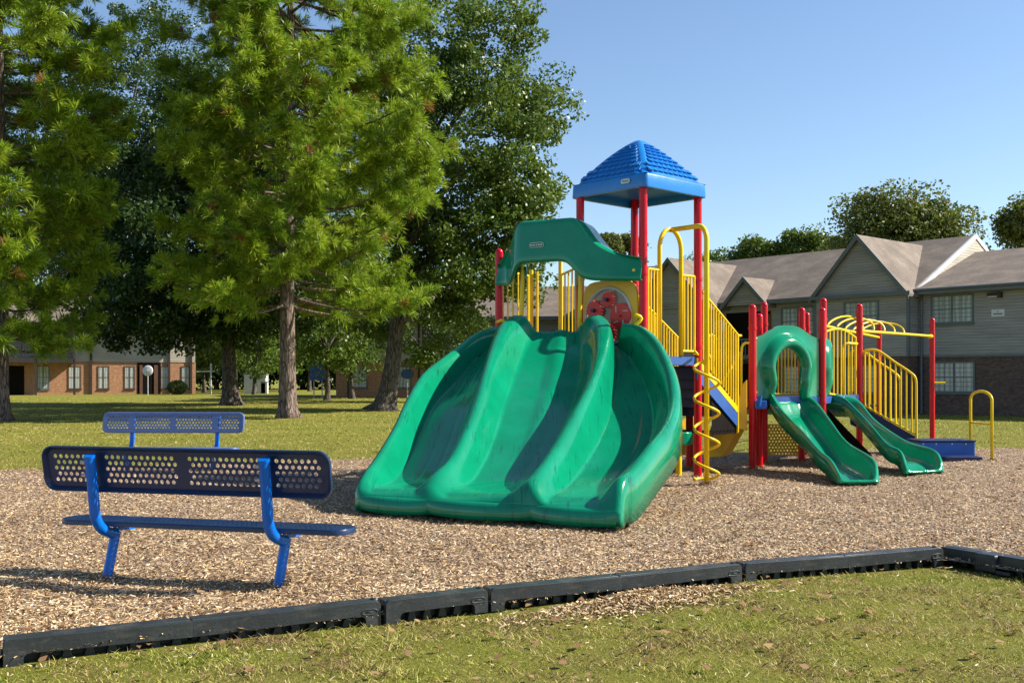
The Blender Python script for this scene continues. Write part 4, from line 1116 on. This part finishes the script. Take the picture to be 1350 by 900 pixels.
def cross_gable(parent, x0, x1, yf, ze, za, yback, wall='siding', over=.18, mat='shingle'):
    xm = (x0+x1)/2; sl = (za-ze)/((x1-x0)/2)
    mb = MB(); o_ = over; th = .12
    mb.prism([(x0-o_,yf-.25,ze-sl*o_),(xm,yf-.25,za),(x1+o_,yf-.25,ze-sl*o_),(x1+o_,yf-.25,ze-sl*o_-th),(xm,yf-.25,za-th*1.3),(x0-o_,yf-.25,ze-sl*o_-th)], (0,yback-yf+.25,0))
    r = mb.build('gable_roof', M[mat], parent, local=True)
    w = MB(); w.prism([(x0,yf,ze-.12),(x1,yf,ze-.12),(xm,yf,za-.16)], (0,.1,0)); w.build('gable_wall', M[wall], parent, local=True)
    for s in (-1,1):
        t = MB(); xe = x0-o_ if s < 0 else x1+o_
        t.prism([(xe,yf-.256,ze-sl*o_+.02),(xm,yf-.256,za+.02),(xm,yf-.256,za-.24),(xe,yf-.256,ze-sl*o_-.22)], (0,-.04,0)); t.build('barge_board', M['trim'], r, local=True)
    return r

# ---- right building
RB = thing('apartment_building', 'long grey sided apartment block with brick ground floor and steep gables at right', 'building', (20.97,43.5,0), math.atan2(-.75,.66))
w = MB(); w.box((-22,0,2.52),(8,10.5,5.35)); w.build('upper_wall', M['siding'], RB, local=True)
w = MB(); w.box((-22,.03,-.2),(8,10.45,2.46)); w.build('lower_wall', M['darkbrick'], RB, local=True)
w = MB(); w.box((-22,-.03,2.455),(-9.13,.04,2.56)); w.box((-4.5,-.03,2.455),(8,.04,2.56)); w.build('band_board', M['trim'], RB, local=True)
w = MB(); w.box((-9.13,-1.0,2.52),(-4.52,.3,5.30)); w.build('upper_wall', M['siding'], RB, local=True)
w = MB(); w.box((-9.10,-.97,-.2),(-4.55,.3,2.50)); w.build('lower_wall', M['darkbrick'], RB, local=True)
for x_ in (-9.13,-4.52,1.55):
    w = MB(); y_ = -1.02 if x_ < 0 else -.02; w.box((x_-.06,y_,2.5),(x_+.06,y_+.12,5.3)); w.build('corner_board', M['trim'], RB, local=True)
roof_x(RB, -22.3, -4.62, -.45, 5.4, 5.42, 8.35)
roof_x(RB, -4.60, 8.4, -.45, 5.4, 5.42, 7.55)
w = MB(); w.prism([(-4.58,.0,5.3),(-4.58,5.4,8.17),(-4.58,10.8,5.3)], (.06,0,0)); w.build('end_gable_wall', M['sidinglt'], RB, local=True)
w = MB(); w.prism([(-4.60,-.45,5.36),(-4.60,5.4,8.40),(-4.60,5.4,8.18),(-4.60,-.2,5.26)], (.12,0,0)); w.prism([(-4.60,5.4,8.40),(-4.60,10.9,5.6),(-4.60,10.9,5.4),(-4.60,5.4,8.18)], (.12,0,0)); w.build('barge_board', M['white'], RB, local=True)
w = MB(); w.box((-4.55,-.49,5.20),(8.4,-.455,5.44)); w.build('fascia', M['trim'], RB, local=True)
w = MB(); w.box((-15,-.49,5.22),(-9.3,-.455,5.43)); w.build('fascia', M['trim'], RB, local=True)
cross_gable(RB, -9.13, -4.52, -1.0, 5.42, 8.02, 6.5)
w = MB(); w.box((-9.3,-1.28,5.18),(-4.3,-1.24,5.34)); w.box((-9.13,-1.24,5.22),(-4.52,-1.0,5.27)); w.build('fascia', M['trim'], RB, local=True)
cross_gable(RB, -14.65, -12.15, -.5, 5.35, 6.62, 4.0)
cross_gable(RB, -20.2, -15.2, -1.2, 5.35, 7.9, 5.5)
w = MB(); w.box((-20.1,-1.15,2.52),(-15.3,.1,5.28)); w.build('upper_wall', M['siding'], RB, local=True)
w = MB(); w.box((-20.1,-1.12,-.2),(-15.3,.1,2.50)); w.build('lower_wall', M['darkbrick'], RB, local=True)
window(RB, -3.9, -2.15, 3.98, 5.08, 0); window(RB, -3.8, -2.1, 1.0, 2.2, .03)
window(RB, -7.55, -5.95, 3.75, 4.95, -1.0); window(RB, -7.5, -5.95, .95, 2.1, -.97)
window(RB, -11.6, -9.85, 3.7, 4.95, 0); window(RB, -11.5, -9.8, .9, 2.1, .03)
# balcony and doors left of the gable; flat dark sheets paint the recesses' shade
w = MB(); w.box((-15.0,-.02,2.75),(-12.3,.0,4.9)); w.build('balcony_shade', M['dark'], RB, local=True)
w = MB(); w.box((-15.0,.01,.0),(-12.3,.027,2.3)); w.build('porch_shade', M['dark'], RB, local=True)
w = MB(); w.box((-12.9,-.05,2.6),(-12.25,-.025,4.75)); w.build('door', M['door'], RB, local=True)
w = MB()
for i in range(14): w.box((-15.0+.2*i,-.9,2.62),(-14.95+.2*i,-.86,3.45))
w.box((-15.05,-.92,3.45),(-12.3,-.84,3.53)); w.box((-15.05,-.95,2.52),(-12.3,-.02,2.62)); w.build('balcony', M['trim'], RB, local=True)
for x_, y_ in ((-4.36,-.12),(3.4,-.12)):
    w = MB(); w.tube([(x_,y_,0),(x_,y_,5.0),(x_,-.42,5.22)], .05, 8); w.build('downspout', M['trim'], RB, local=True)
w = MB(); w.tube([(-4.5,-.54,5.40),(8.4,-.54,5.40)], .06, 8); w.build('gutter', M['trim'], RB, local=True)
w = MB(); w.box((-1.45,-.16,4.98),(-.95,-.0,5.12)); w.box((-1.0,-.22,4.9),(-.86,-.0,5.14)); w.build('wall_lamp', M['trimdark'], RB, local=True)
w = MB(); w.box((-1.42,-.17,4.93),(-1.02,-.03,4.978)); w.build('lamp_lens', M['dish'], RB, local=True)
w = MB(); w.box((-1.32,-.03,4.12),(-.78,-.002,4.42)); sg = w.build('wall_sign', M['white'], RB, local=True)
w = MB(); w.box((-1.24,-.036,4.20),(-.86,-.031,4.26)); w.prism([(-1.09,-.036,4.31),(-1.01,-.036,4.31),(-1.05,-.036,4.37)], (0,.005,0)); w.build('sign_lettering', M['badge_ink'], sg, local=True)

def dish_thing(loc, r, label, tilt=40, yaw=0, poleh=1.0, polez=None):
    t = thing('satellite_dish', label, 'satellite dish', loc, yaw, None)
    mb = MB(); rows = []
    for i in range(6):
        q = r*i/5; rows.append([Vector((q*math.cos(a), q*q/r*.18-0, q*math.sin(a))) for a in np.linspace(0,2*PI,20,endpoint=False)])
    Tm = Matrix.Translation((0,-.12,poleh)) @ Matrix.Rotation(R(-tilt+20),4,'X')
    mb.grid([[Tm @ p for p in r_] for r_ in rows], closed=True); mb.build('reflector', M['dish'], t, local=True, smooth=True, solid=.01)
    mb = MB(); mb.tube([(0,0,0),(0,0,poleh)], .035, 8); mb.build('mast', M['dish'], t, local=True)
    mb = MB(); mb.tube([Tm @ Vector((0,0,-r)), Tm @ Vector((0,-r*1.0,-.05))], .015, 6); mb.build('feed_arm', M['trim'], t, local=True)
    return t
# dishes on posts / walls of right building
def onRB(x, y, z=0):
    a = math.atan2(-.75,.66); return (20.97+x*math.cos(a)-y*math.sin(a), 43.5+x*math.sin(a)+y*math.cos(a), z)
dish_thing(onRB(-14.2,-1.6,0), .36, 'grey satellite dish seen between the first small red posts and the stair railing', yaw=R(-30), poleh=4.2)

# ---- brick building behind the high deck
BB = thing('brick_gable_building', 'sunlit brick gable of a building rising behind the yellow arch rail', 'building', (9.2,66,0), R(-38))
w = MB(); w.box((-6,0,-.1),(0,9,6.0)); w.build('wall', M['siding'], BB, local=True)
w = MB(); w.prism([(0,-.4,6.0),(0,4.3,9.2),(0,9.4,6.0)], (.25,0,0)); w.box((.01,.02,0),(.24,9,6.0)); w.build('gable_wall', M['redshingle'], BB, local=True)
roof_x(BB, -6.2, -.01, -.5, 4.3, 6.05, 9.1, 9.5)
w = MB(); w.prism([(-.02,-.5,6.0),(-.02,4.3,9.35),(-.02,4.3,9.15),(-.02,-.3,5.9)], (.35,0,0)); w.prism([(-.02,4.3,9.35),(-.02,9.5,6.0),(-.02,9.3,5.9),(-.02,4.3,9.15)], (.35,0,0)); w.build('barge_board', M['trim'], BB, local=True)

# ---- middle building
MBD = thing('brick_apartment_block', 'low brick block with grey upper floor behind the wide oak trunk', 'building', (X(443,78),78,.2), R(-9))
w = MB(); w.box((0,0,-.3),(26,9,2.55)); w.build('lower_wall', M['brick'], MBD, local=True)
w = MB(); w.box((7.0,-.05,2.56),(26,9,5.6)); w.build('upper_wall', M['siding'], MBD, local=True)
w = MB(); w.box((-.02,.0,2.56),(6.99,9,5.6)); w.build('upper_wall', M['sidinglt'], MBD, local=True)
roof_x(MBD, -.5, 26.5, -.6, 4.5, 5.75, 8.3)
w = MB(); w.box((-.5,-.66,5.5),(26.5,-.61,5.76)); w.build('fascia', M['trim'], MBD, local=True)
for a in (1.3, 4.6): window(MBD, a, a+1.0, .75, 2.2, 0, panes=1, frame='trim')
window(MBD, 10.4, 11.8, .6, 2.3, 0, panes=2, frame='white'); window(MBD, 16, 17.4, 3.3, 4.7, -.05)
w = MB(); w.box((8.4,-.03,.0),(9.3,-.0,2.3)); w.build('door', M['door'], MBD, local=True)
w = MB(); w.box((9.42,-.05,.0),(9.5,-.0,2.4)); w.box((8.2,-.05,0),(8.28,0,2.4)); w.build('door_frame', M['white'], MBD, local=True)
for a in (.9, 6.2): 
    w = MB(); w.box((a,-.12,-.2),(a+.12,-.01,5.6)); w.build('downspout', M['trimdark'], MBD, local=True)
cross_gable(MBD, 17.5, 21.5, -.3, 5.6, 7.9, 4, wall='siding')

# ---- left building
ang = math.atan2(.39,.92)
LB = thing('brick_apartment_block', 'sunlit orange brick apartment block with pale upper siding and balcony at far left', 'building', (-48,83.5,.22), ang)
ca, sa = math.cos(ang), math.sin(ang)
def tx(px, y=0):       # facade coordinate under a picture column
    r = (px-675)/FPX; ox, oy = -48-sa*y, 83.5+ca*y
    return (r*oy-ox)/(ca-r*sa)
xr = tx(258)
w = MB(); w.box((0,0,-.3),(xr,10,2.75)); w.build('lower_wall', M['brick'], LB, local=True)
w = MB(); w.box((tx(98),-.04,2.76),(xr-.05,10,5.75)); w.build('upper_wall', M['sidinglt'], LB, local=True)
w = MB(); w.box((0,1.2,2.76),(tx(98)-.01,10,5.75)); w.build('balcony_back_wall', M['siding'], LB, local=True)
roof_x(LB, -1, xr+.5, -1.3, 4.8, 5.85, 8.6)
w = MB(); w.box((-1,-1.36,5.6),(xr+.5,-1.31,5.87)); w.build('fascia', M['trimdark'], LB, local=True)
w = MB(); w.box((0,-1.9,2.62),(tx(98),1.2,2.95)); w.build('balcony_floor', M['trimdark'], LB, local=True)
w = MB(); xx = 0
while xx < tx(97)-.05: w.box((xx,-1.9,2.95),(xx+.05,-1.85,3.9)); xx += .18
w.box((0,-1.93,3.9),(tx(98),-1.83,4.0)); w.build('balcony_railing', M['trimdark'], LB, local=True)
for px_ in (47,98,120,223,252):
    y_ = -1.9 if px_ < 100 else -.18; t_ = tx(px_, y_); w = MB(); w.box((t_-.09,y_,-.1),(t_+.09,y_+.16,5.6)); w.build('porch_post', M['trimdark'], LB, local=True)
for p0, p1, f_ in ((50,64,'trim'),(91,106,'door'),(130,143,'door'),(165,177,'door'),(213,222,'door'),(240,249,'door')):
    window(LB, tx(p0), tx(p1), .55, 2.35, 0, panes=2 if p1-p0 > 11 else 1, frame=f_, muntin=(1,2))
window(LB, tx(98)+.2, tx(110), 4.0, 5.4, -.04, panes=2, frame='white', muntin=(1,2)); window(LB, tx(150), tx(160), 3.9, 5.3, -.04, panes=1, frame='white', muntin=(1,2))
w = MB(); w.box((tx(181),-.03,0),(tx(212),-.005,2.7)); w.build('entry_shade', M['dark'], LB, local=True)  # flat dark sheet painting the shade of the entry
for p0, p1 in ((184,188),(203,208)):
    w = MB(); w.box((tx(p0),-.09,0),(tx(p1),-.035,2.5)); w.build('door', M['door'], LB, local=True)
w = MB(); w.box((tx(10),-.03,0),(tx(32),-.005,2.4)); w.build('entry_shade', M['dark'], LB, local=True)  # dark sheet on the wall, painted shade of the porch below the balcony
dish_thing((X(195,83),83,.24), .42, 'satellite dish on a ground pole in front of the sunlit brick block', tilt=25, poleh=1.95)

# ================================================================ FAR SMALL THINGS
def bush(px, D, r, label, mat='oak', n=3000):
    c = Vector((X(px,D), D, float(lawn_z(X(px,D),D))))
    t = thing('bush', label, 'bush', c)
    u = rng.normal(0,1,(n,3)); u /= np.linalg.norm(u,axis=1)[:,None]; rr_ = r*rng.uniform(.75,1.05,n)
    ctr = np.array(c)+np.array([0,0,r*.75])+u*rr_[:,None]*np.array([1.1,1.1,.8])
    V, F = leaf_quads(ctr, .11, u*.7); bulk('foliage', V, F, M[mat], t)
    mb = MB(); mb.tube([c, c+Vector((0,0,r))], .05, 6); mb.build('stem', M['oakbark'], t)
def leaf_quads(c, size, bias=None):
    n = len(c); nr = rng.normal(0,1,(n,3)); nr /= np.linalg.norm(nr,axis=1)[:,None]
    if bias is not None: nr = nr*.8+bias
    nr[:,2] += .25; nr /= np.linalg.norm(nr,axis=1)[:,None]
    a = np.cross(nr, rng.normal(0,1,(n,3))); a /= np.linalg.norm(a,axis=1)[:,None]; b = np.cross(nr,a)
    s = (size*rng.uniform(.6,1.25,n))[:,None]
    V = np.stack([c-a*s*.6, c+b*s*.36-nr*s*.08, c+a*s*.6, c-b*s*.36-nr*s*.08], 1).reshape(-1,3)
    return V, np.arange(n*4).reshape(n,4)
def trunk_mesh(base, h, r0, r1, lean=(0,0), limbs=(), flare=1.5, wob=.1, n=14, seg=14, name='trunk', mat='bark', parent=None):
    mb = MB(); pts = []; rs = []
    for i in range(seg+1):
        t = i/seg; z = h*t**1.25
        pts.append(Vector((base[0]+lean[0]*t+wob*math.sin(3.1*t+base[0]), base[1]+lean[1]*t+wob*math.cos(2.3*t+base[0])-wob, base[2]-.15+z)))
        rs.append((r0+(r1-r0)*t)*(1+(flare-1)*math.exp(-z/.35)))
    mb.tube(pts, rs, n)
    # root flare lobes
    o = 0
    for i in range(4):
        for k in range(n):
            v = Vector(mb.v[i*n+k]); c = pts[i]; f = 1+.22*math.exp(-(pts[i].z-base[2])/.4)*math.sin(k*2*PI/n*5+base[0])
            mb.v[i*n+k] = tuple(c+(v-c)*f)
    for p, r in limbs: mb.tube(p, r, 7)
    return mb.build(name, M[mat], parent, smooth=True), pts

def deciduous(px, D, label, trunk_h, r0, crown, nclump, per, leaf, mat='oak', cat='tree', name='oak_tree', lean=(0,0), clump=.75, seed=1, group=None, hollow=.35, bark='oakbark', lims=10, flare=1.5, extra=None):
    """crown: list of ellipsoids (cx,cy,cz,rx,ry,rz) relative to the trunk base"""
    global rng
    base = Vector((X(px,D), D, float(lawn_z(X(px,D),D))))
    t = thing(name, label, cat, base, 0, group)
    r_ = np.random.default_rng(seed)
    vol = np.array([c[3]*c[4]*c[5] for c in crown]); pr_ = vol/vol.sum()
    C = []
    for _ in range(nclump):
        c = crown[r_.choice(len(crown), p=pr_)]
        u = r_.normal(0,1,3); u /= np.linalg.norm(u); q = r_.uniform(hollow,1)**.6
        C.append([base.x+c[0]+u[0]*c[3]*q, base.y+c[1]+u[1]*c[4]*q, base.z+c[2]+u[2]*c[5]*q])
    C = np.array(C); 
    limbs = []
    idx = r_.choice(len(C), min(lims, len(C)), replace=False)
    top = Vector((base.x+lean[0], base.y+lean[1], base.z+trunk_h))
    for i in idx:
        e = Vector(C[i]); s = Vector((base.x+lean[0]*.6, base.y+lean[1]*.6, base.z+max(trunk_h*.35, min(trunk_h*.95, (e.z-base.z)*.6))))
        m_ = s.lerp(e,.5)+Vector((r_.uniform(-.3,.3), r_.uniform(-.3,.3), .4))
        pts = catmull([s, m_, e], 9); limbs.append((pts, [r0*.42*(1-.88*k/8) for k in range(9)]))
    trunk_mesh(base, trunk_h, r0, r0*.35, lean, limbs, flare=flare, wob=.12, mat=bark, parent=t)
    pts = []; bias = []
    for c in C:
        k = int(per*r_.uniform(.6,1.4)); rad = clump*r_.uniform(.6,1.35)
        u = r_.normal(0,1,(k,3)); u /= np.linalg.norm(u,axis=1)[:,None]; q = r_.uniform(.25,1,k)**.5*rad
        sc = np.array([1.25,1.25,.75]); pts.append(c+u*q[:,None]*sc); bias.append(u*.5)
    V, F = leaf_quads(np.concatenate(pts), leaf, np.concatenate(bias))
    bulk('crown', V, F, M[mat], t)
    return t

def pine(px, D, label, h, r0, prof, nbr, tuft=.36, per=26, seed=3, lean=(0,0), zmin=3.0, asym=None, dens=1.0):
    """prof: radius of the crown at height fractions"""
    r_ = np.random.default_rng(seed)
    base = Vector((X(px,D), D, float(lawn_z(X(px,D),D))))
    t = thing('pine_tree', label, 'pine tree', base)
    mbL = []; cen = []; dirs = []
    for i in range(nbr):
        f = (i+r_.uniform(0,1))/nbr; z = zmin+(h-zmin)*f**1.0
        az = i*2.399+r_.uniform(-.5,.5); L = np.interp(z, prof[0], prof[1])*r_.uniform(.65,1.08)
        if asym: L *= asym(az, z)
        s = Vector((base.x+lean[0]*z/h, base.y+lean[1]*z/h, base.z+z-.25*L*.5))
        d_ = Vector((math.cos(az), math.sin(az), 0)); droop = r_.uniform(-.10,.28)*(1 if z > zmin+2 else -.5)
        e = s+d_*L+Vector((0,0,L*droop)); m_ = s.lerp(e,.5)+Vector((0,0,-L*.04+r_.uniform(-.1,.15)))
        pts = catmull([s, m_, e+Vector((0,0,.12*L))], 10)
        mbL.append((pts, [max(.012, r0*.20*(1-k/9.5)) for k in range(10)]))
        ntw = int(L*4.2*dens)+3
        for j in range(ntw):
            q = r_.uniform(.28,1.0)**.75; a = pts[min(9,int(q*9))]
            sd = 1 if j % 2 else -1; tl = r_.uniform(.25,1.35)*(1.2-q*.5)*min(1.0, L/4+.35)
            td = (d_*r_.uniform(.3,1)+Vector((-d_.y,d_.x,0))*sd*r_.uniform(.2,1)+Vector((0,0,r_.uniform(-.35,.85)))).normalized()
            tip = a+td*tl
            if j % 2 == 0 and tl > .5: mbL.append(([a, a.lerp(tip,.5)+Vector((0,0,-.04)), tip], [.016,.012,.007]))
            nt_ = r_.integers(2,4)
            for k in range(nt_):
                g = 1-k*.40*r_.uniform(.7,1.3); cen.append(a.lerp(tip, max(.15,g))+Vector(r_.normal(0,.06,3))); dirs.append(td)
    trunk_mesh(base, h*.97, r0, .06, lean, mbL, flare=1.55, wob=.12, mat='bark', parent=t, seg=22)
    cen = np.array([tuple(c) for c in cen]); dirs = np.array([tuple(d) for d in dirs]); dirs[:,2] += .35
    dirs /= np.linalg.norm(dirs,axis=1)[:,None]
    n = len(cen); c = np.repeat(cen, per, 0); d = np.repeat(dirs, per, 0)
    u = r_.normal(0,1,(n*per,3)); u /= np.linalg.norm(u,axis=1)[:,None]; u = u*.85+d*.75; u /= np.linalg.norm(u,axis=1)[:,None]
    ln = (tuft*r_.uniform(.65,1.15,n*per)*np.repeat(r_.uniform(.7,1.22,n), per))[:,None]; s = np.cross(u, r_.normal(0,1,(n*per,3))); s /= np.linalg.norm(s,axis=1)[:,None]
    sag = np.zeros((n*per,3)); sag[:,2] = -.10*ln[:,0]
    b0 = c-d*.05+u*ln*.06
    V = np.stack([b0, c+u*ln*.6+s*.014*(tuft/.36), c+u*ln+sag, c+u*ln*.6-s*.014*(tuft/.36)], 1)
    isr = np.repeat(r_.uniform(0,1,n) < .012, per)
    for msk, nm, mt in ((~isr,'crown','pine'), (isr,'dead_needles','rust')):
        v = V[msk].reshape(-1,3); F = np.arange(len(v)).reshape(-1,4)
        if len(v): bulk(nm, v, F, M[mt], t)
    return t

# ---- trees
asymC = lambda az, z: 1.0-.26*max(0,-math.cos(az))
pine(384, 42, 'tall pine with grey trunk in the middle of the lawn, left of the green slide', 24, .36,
     ([3.0,4.5,6,8,11,14,18,24],[3.0,5.6,6.2,6.4,6.6,6.3,5.2,1.5]), 175, tuft=.38, per=44, seed=5, zmin=4.9, dens=1.12, asym=asymC)
pine(-2, 38.5, 'pine at the left edge with its trunk cut by the picture border', 23, .33,
     ([3.0,4.5,6,8,11,14,18,24],[3.2,3.8,3.9,4.1,4.3,5.0,4.6,1.5]), 145, tuft=.39, per=44, seed=9, zmin=2.9, dens=1.1)
deciduous(505, 51, 'broad oak with flared mottled trunk directly left of the wave slide', 11, .48, [(3.3,1,12.6,5.6,5,9.6),(.2,0,7.2,5.6,4.5,3.6),(4.4,.5,8.2,4.3,4,4.2),(4.6,0,13,4.7,4.5,4.3)], 470, 210, .185, 'oak', seed=21, clump=.8, lean=(1.2,0), flare=2.0)
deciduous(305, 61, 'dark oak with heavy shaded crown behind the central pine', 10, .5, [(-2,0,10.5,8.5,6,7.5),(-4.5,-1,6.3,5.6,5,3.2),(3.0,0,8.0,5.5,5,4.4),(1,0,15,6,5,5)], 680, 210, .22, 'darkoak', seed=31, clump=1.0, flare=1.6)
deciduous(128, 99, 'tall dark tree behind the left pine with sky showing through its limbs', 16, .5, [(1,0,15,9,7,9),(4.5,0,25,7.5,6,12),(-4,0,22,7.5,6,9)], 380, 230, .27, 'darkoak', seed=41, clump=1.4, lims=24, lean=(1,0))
# young bright trees between and behind the trunks
for i, (px_, D_, h_, r_, mt, lb) in enumerate([
    (338, 88, 7.5, 3.0, 'bright', 'small bright green tree between the dark oak and the pine trunk'),
    (372, 100, 9.5, 3.6, 'bright', 'bright green tree seen left behind the pine trunk'),
    (430, 70, 7.0, 2.6, 'bright', 'yellow green small tree right behind the pine trunk'),
    (462, 74, 7.6, 2.8, 'oak', 'mid green small tree left of the broad oak trunk'),
    (268, 104, 9, 3.6, 'oak', 'tree at the right end of the sunlit brick block'),
    (310, 118, 12, 5, 'darkoak', 'dark tree far behind the shaded oak trunk'),
    (410, 112, 12, 5, 'darkoak', 'dark tree far behind the blue sign'),
    (560, 66, 8.5, 3.2, 'oak', 'leafy tree over the middle brick block, left of the slide')]):
    deciduous(px_, D_, lb, h_*.55, .2, [(0,0,h_*.62,r_,r_,h_*.42)], 60 if D_ < 90 else 80, 130, .2 if D_ < 90 else .3, mt, seed=60+i, clump=.7 if D_ < 90 else 1.1, lims=6, name='small_tree')
# hedge and tree belt closing the view
for i, (px_, D_, h_, r_) in enumerate([(225,135,13,7),(285,128,11,7),(345,140,12,8),(400,132,11,7),(450,140,13,8),(520,130,13,8),(170,140,15,8),(100,140,15,9),(30,135,14,9)]):
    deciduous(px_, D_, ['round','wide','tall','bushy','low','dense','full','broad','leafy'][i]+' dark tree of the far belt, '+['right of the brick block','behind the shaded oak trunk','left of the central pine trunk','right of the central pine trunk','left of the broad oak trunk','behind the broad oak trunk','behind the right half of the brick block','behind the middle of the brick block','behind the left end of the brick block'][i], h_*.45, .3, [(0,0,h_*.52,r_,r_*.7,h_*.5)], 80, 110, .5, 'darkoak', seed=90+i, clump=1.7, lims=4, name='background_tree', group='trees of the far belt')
# trees behind the right building
def rtree(px_, ytop, D_, rpx, label, mt, seed, n=170, leaf=.26, clump=1.0, holl=.3):
    zt = CAMH+(500-ytop)/FPX*D_; rr_ = rpx/FPX*D_
    deciduous(px_, D_, label, zt*.6, .4, [(0,0,zt-rr_*.75,rr_,rr_*.8,rr_*.75),(rr_*.35,0,zt-rr_*.95,rr_*.7,rr_*.6,rr_*.62),(-rr_*.4,0,zt-rr_*1.0,rr_*.62,rr_*.6,rr_*.6)], n, 150, leaf, mt, seed=seed, clump=clump, lims=14, name='background_tree', hollow=holl)
rtree(1188, 246, 76, 92, 'largest round tree above the right building roof', 'olive', 201, 250, .24, 1.15, .15)
rtree(1366, 262, 72, 40, 'tree above the roof at the right edge of the picture', 'olive', 203, 130, .24, .9)
rtree(1058, 308, 82, 30, 'small dark tree top above the roof, directly left of the largest tree', 'oak', 205, 60, .24, .8)
rtree(998, 316, 84, 28, 'dark tree top above the middle of the long roof', 'oak', 207, 60, .24, .8)
rtree(1100, 322, 84, 14, 'low tree top touching the ridge left of the steep gable', 'olive', 209, 70, .24, .8)
rtree(940, 338, 90, 30, 'low tree line above the roof right of the yellow arch rail', 'oak', 211, 60, .26, .9)
rtree(800, 316, 82, 17, 'thin tree top in the sky between hood and left roof post', 'olive', 213, 22, .24, .7)
rtree(828, 312, 84, 15, 'thin tree top in the sky between the left and front roof posts', 'olive', 215, 20, .24, .7)
rtree(866, 362, 84, 14, 'low sparse tree top beside the sunlit brick gable', 'olive', 217, 20, .24, .7)
bush(234, 88, .75, 'round clipped bush against the sunlit brick wall')

# ---- signs, boxes and poles far away
def sign(px, D, w_, h_, zc, label, mat, legs=(-.3,.3), round_=False):
    g = float(lawn_z(X(px,D),D)); t = thing('sign', label, 'sign', (X(px,D),D,g))
    mb = MB()
    if round_:
        mb.prism([(w_/2*math.cos(a),0,zc+h_/2*math.sin(a)) for a in np.linspace(0,2*PI,20,endpoint=False)], (0,.04,0))
    else: mb.box((-w_/2,0,zc-h_/2),(w_/2,.05,zc+h_/2), bev=.01)
    mb.build('panel', M[mat], t, local=True)
    for l in legs:
        mb = MB(); mb.tube([(l,.09,0),(l,.09,zc+h_*.3)], .04, 8); mb.build('leg', M['dish'], t, local=True)
    return t
sign(419, 78, 1.2, 1.5, 2.0, 'blue panel sign on two posts in the shade right of the pine trunk', 'deck_blue')
sign(537, 68, .85, .65, 1.75, 'oval blue sign on a post in front of the middle brick block', 'deck_blue', legs=(0,), round_=True)
t = thing('utility_box', 'pale green utility cabinet between the dark oak and the pine trunk', 'utility box', (X(336,92),92,.25)); mb = MB(); mb.box((-.95,0,0),(.95,1,1.7), bev=.05); mb.build('cabinet', M['dish'], t, local=True); mb = MB(); mb.box((-1.0,-.03,1.70),(1.0,1.05,1.78), bev=.01); mb.build('lid', M['trim'], t, local=True)
t = thing('utility_box', 'small white pedestal box right of the pale green cabinet', 'utility box', (X(348,92),92,.25)); mb = MB(); mb.box((-.3,0,0),(.3,.4,1.0), bev=.04); mb.build('cabinet', M['white'], t, local=True); mb = MB(); mb.box((-.33,-.02,1.0),(.33,.42,1.06)); mb.build('lid', M['trim'], t, local=True)
t = thing('clothesline_post', 'white cross-arm pole beside the right end of the brick block', 'pole', (X(278,90),90,.25)); mb = MB(); mb.tube([(0,0,0),(0,0,2.6)], .07, 8); mb.build('pole', M['dish'], t, local=True); mb = MB(); mb.tube([(-1.2,0,1.9),(.3,0,1.95)], .05, 8); mb.build('cross_arm', M['dish'], t, local=True)

# ================================================================ CAMERA, SKY, SUN
cam_d = bpy.data.cameras.new('camera'); cam = bpy.data.objects.new('camera', cam_d); COL.objects.link(cam)
cam.location = (0,0,CAMH); cam.rotation_euler = (R(90),0,0)
cam_d.sensor_width = 36; cam_d.lens = FPX/1350*36; cam_d.shift_y = (HORIZ-450)/1350; cam_d.clip_end = 6000; cam_d.clip_start = .1
scene.camera = cam
SUN_AZ, SUN_EL = R(3), R(38)     # azimuth from +x towards +y
w = bpy.data.worlds.new('World'); scene.world = w; w.use_nodes = True; nt = w.node_tree
sky = nt.nodes.new('ShaderNodeTexSky'); sky.sky_type = 'NISHITA'; sky.sun_disc = False
sky.sun_elevation = SUN_EL; sky.sun_rotation = R(90)-SUN_AZ; sky.altitude = 100; sky.air_density = 1.0; sky.dust_density = .35; sky.ozone_density = 3.0
nt.links.new(sky.outputs[0], nt.nodes['Background'].inputs[0]); nt.nodes['Background'].inputs[1].default_value = .09
sd = bpy.data.lights.new('sun', 'SUN'); sd.energy = 5.0; sd.angle = R(.53); sd.color = (1,.93,.82)
so = bpy.data.objects.new('sun', sd); COL.objects.link(so)
dv = Vector((math.cos(SUN_EL)*math.cos(SUN_AZ), math.cos(SUN_EL)*math.sin(SUN_AZ), math.sin(SUN_EL)))
so.rotation_euler = dv.to_track_quat('Z','Y').to_euler(); so.location = dv*60
scene.view_settings.view_transform = 'Standard'; scene.view_settings.look = 'None'; scene.view_settings.exposure = 1.0
scene.view_settings.gamma = 1; scene.view_settings.use_curve_mapping = False
scene.render.engine = 'CYCLES'; scene.cycles.max_bounces = 6; scene.cycles.transparent_max_bounces = 8
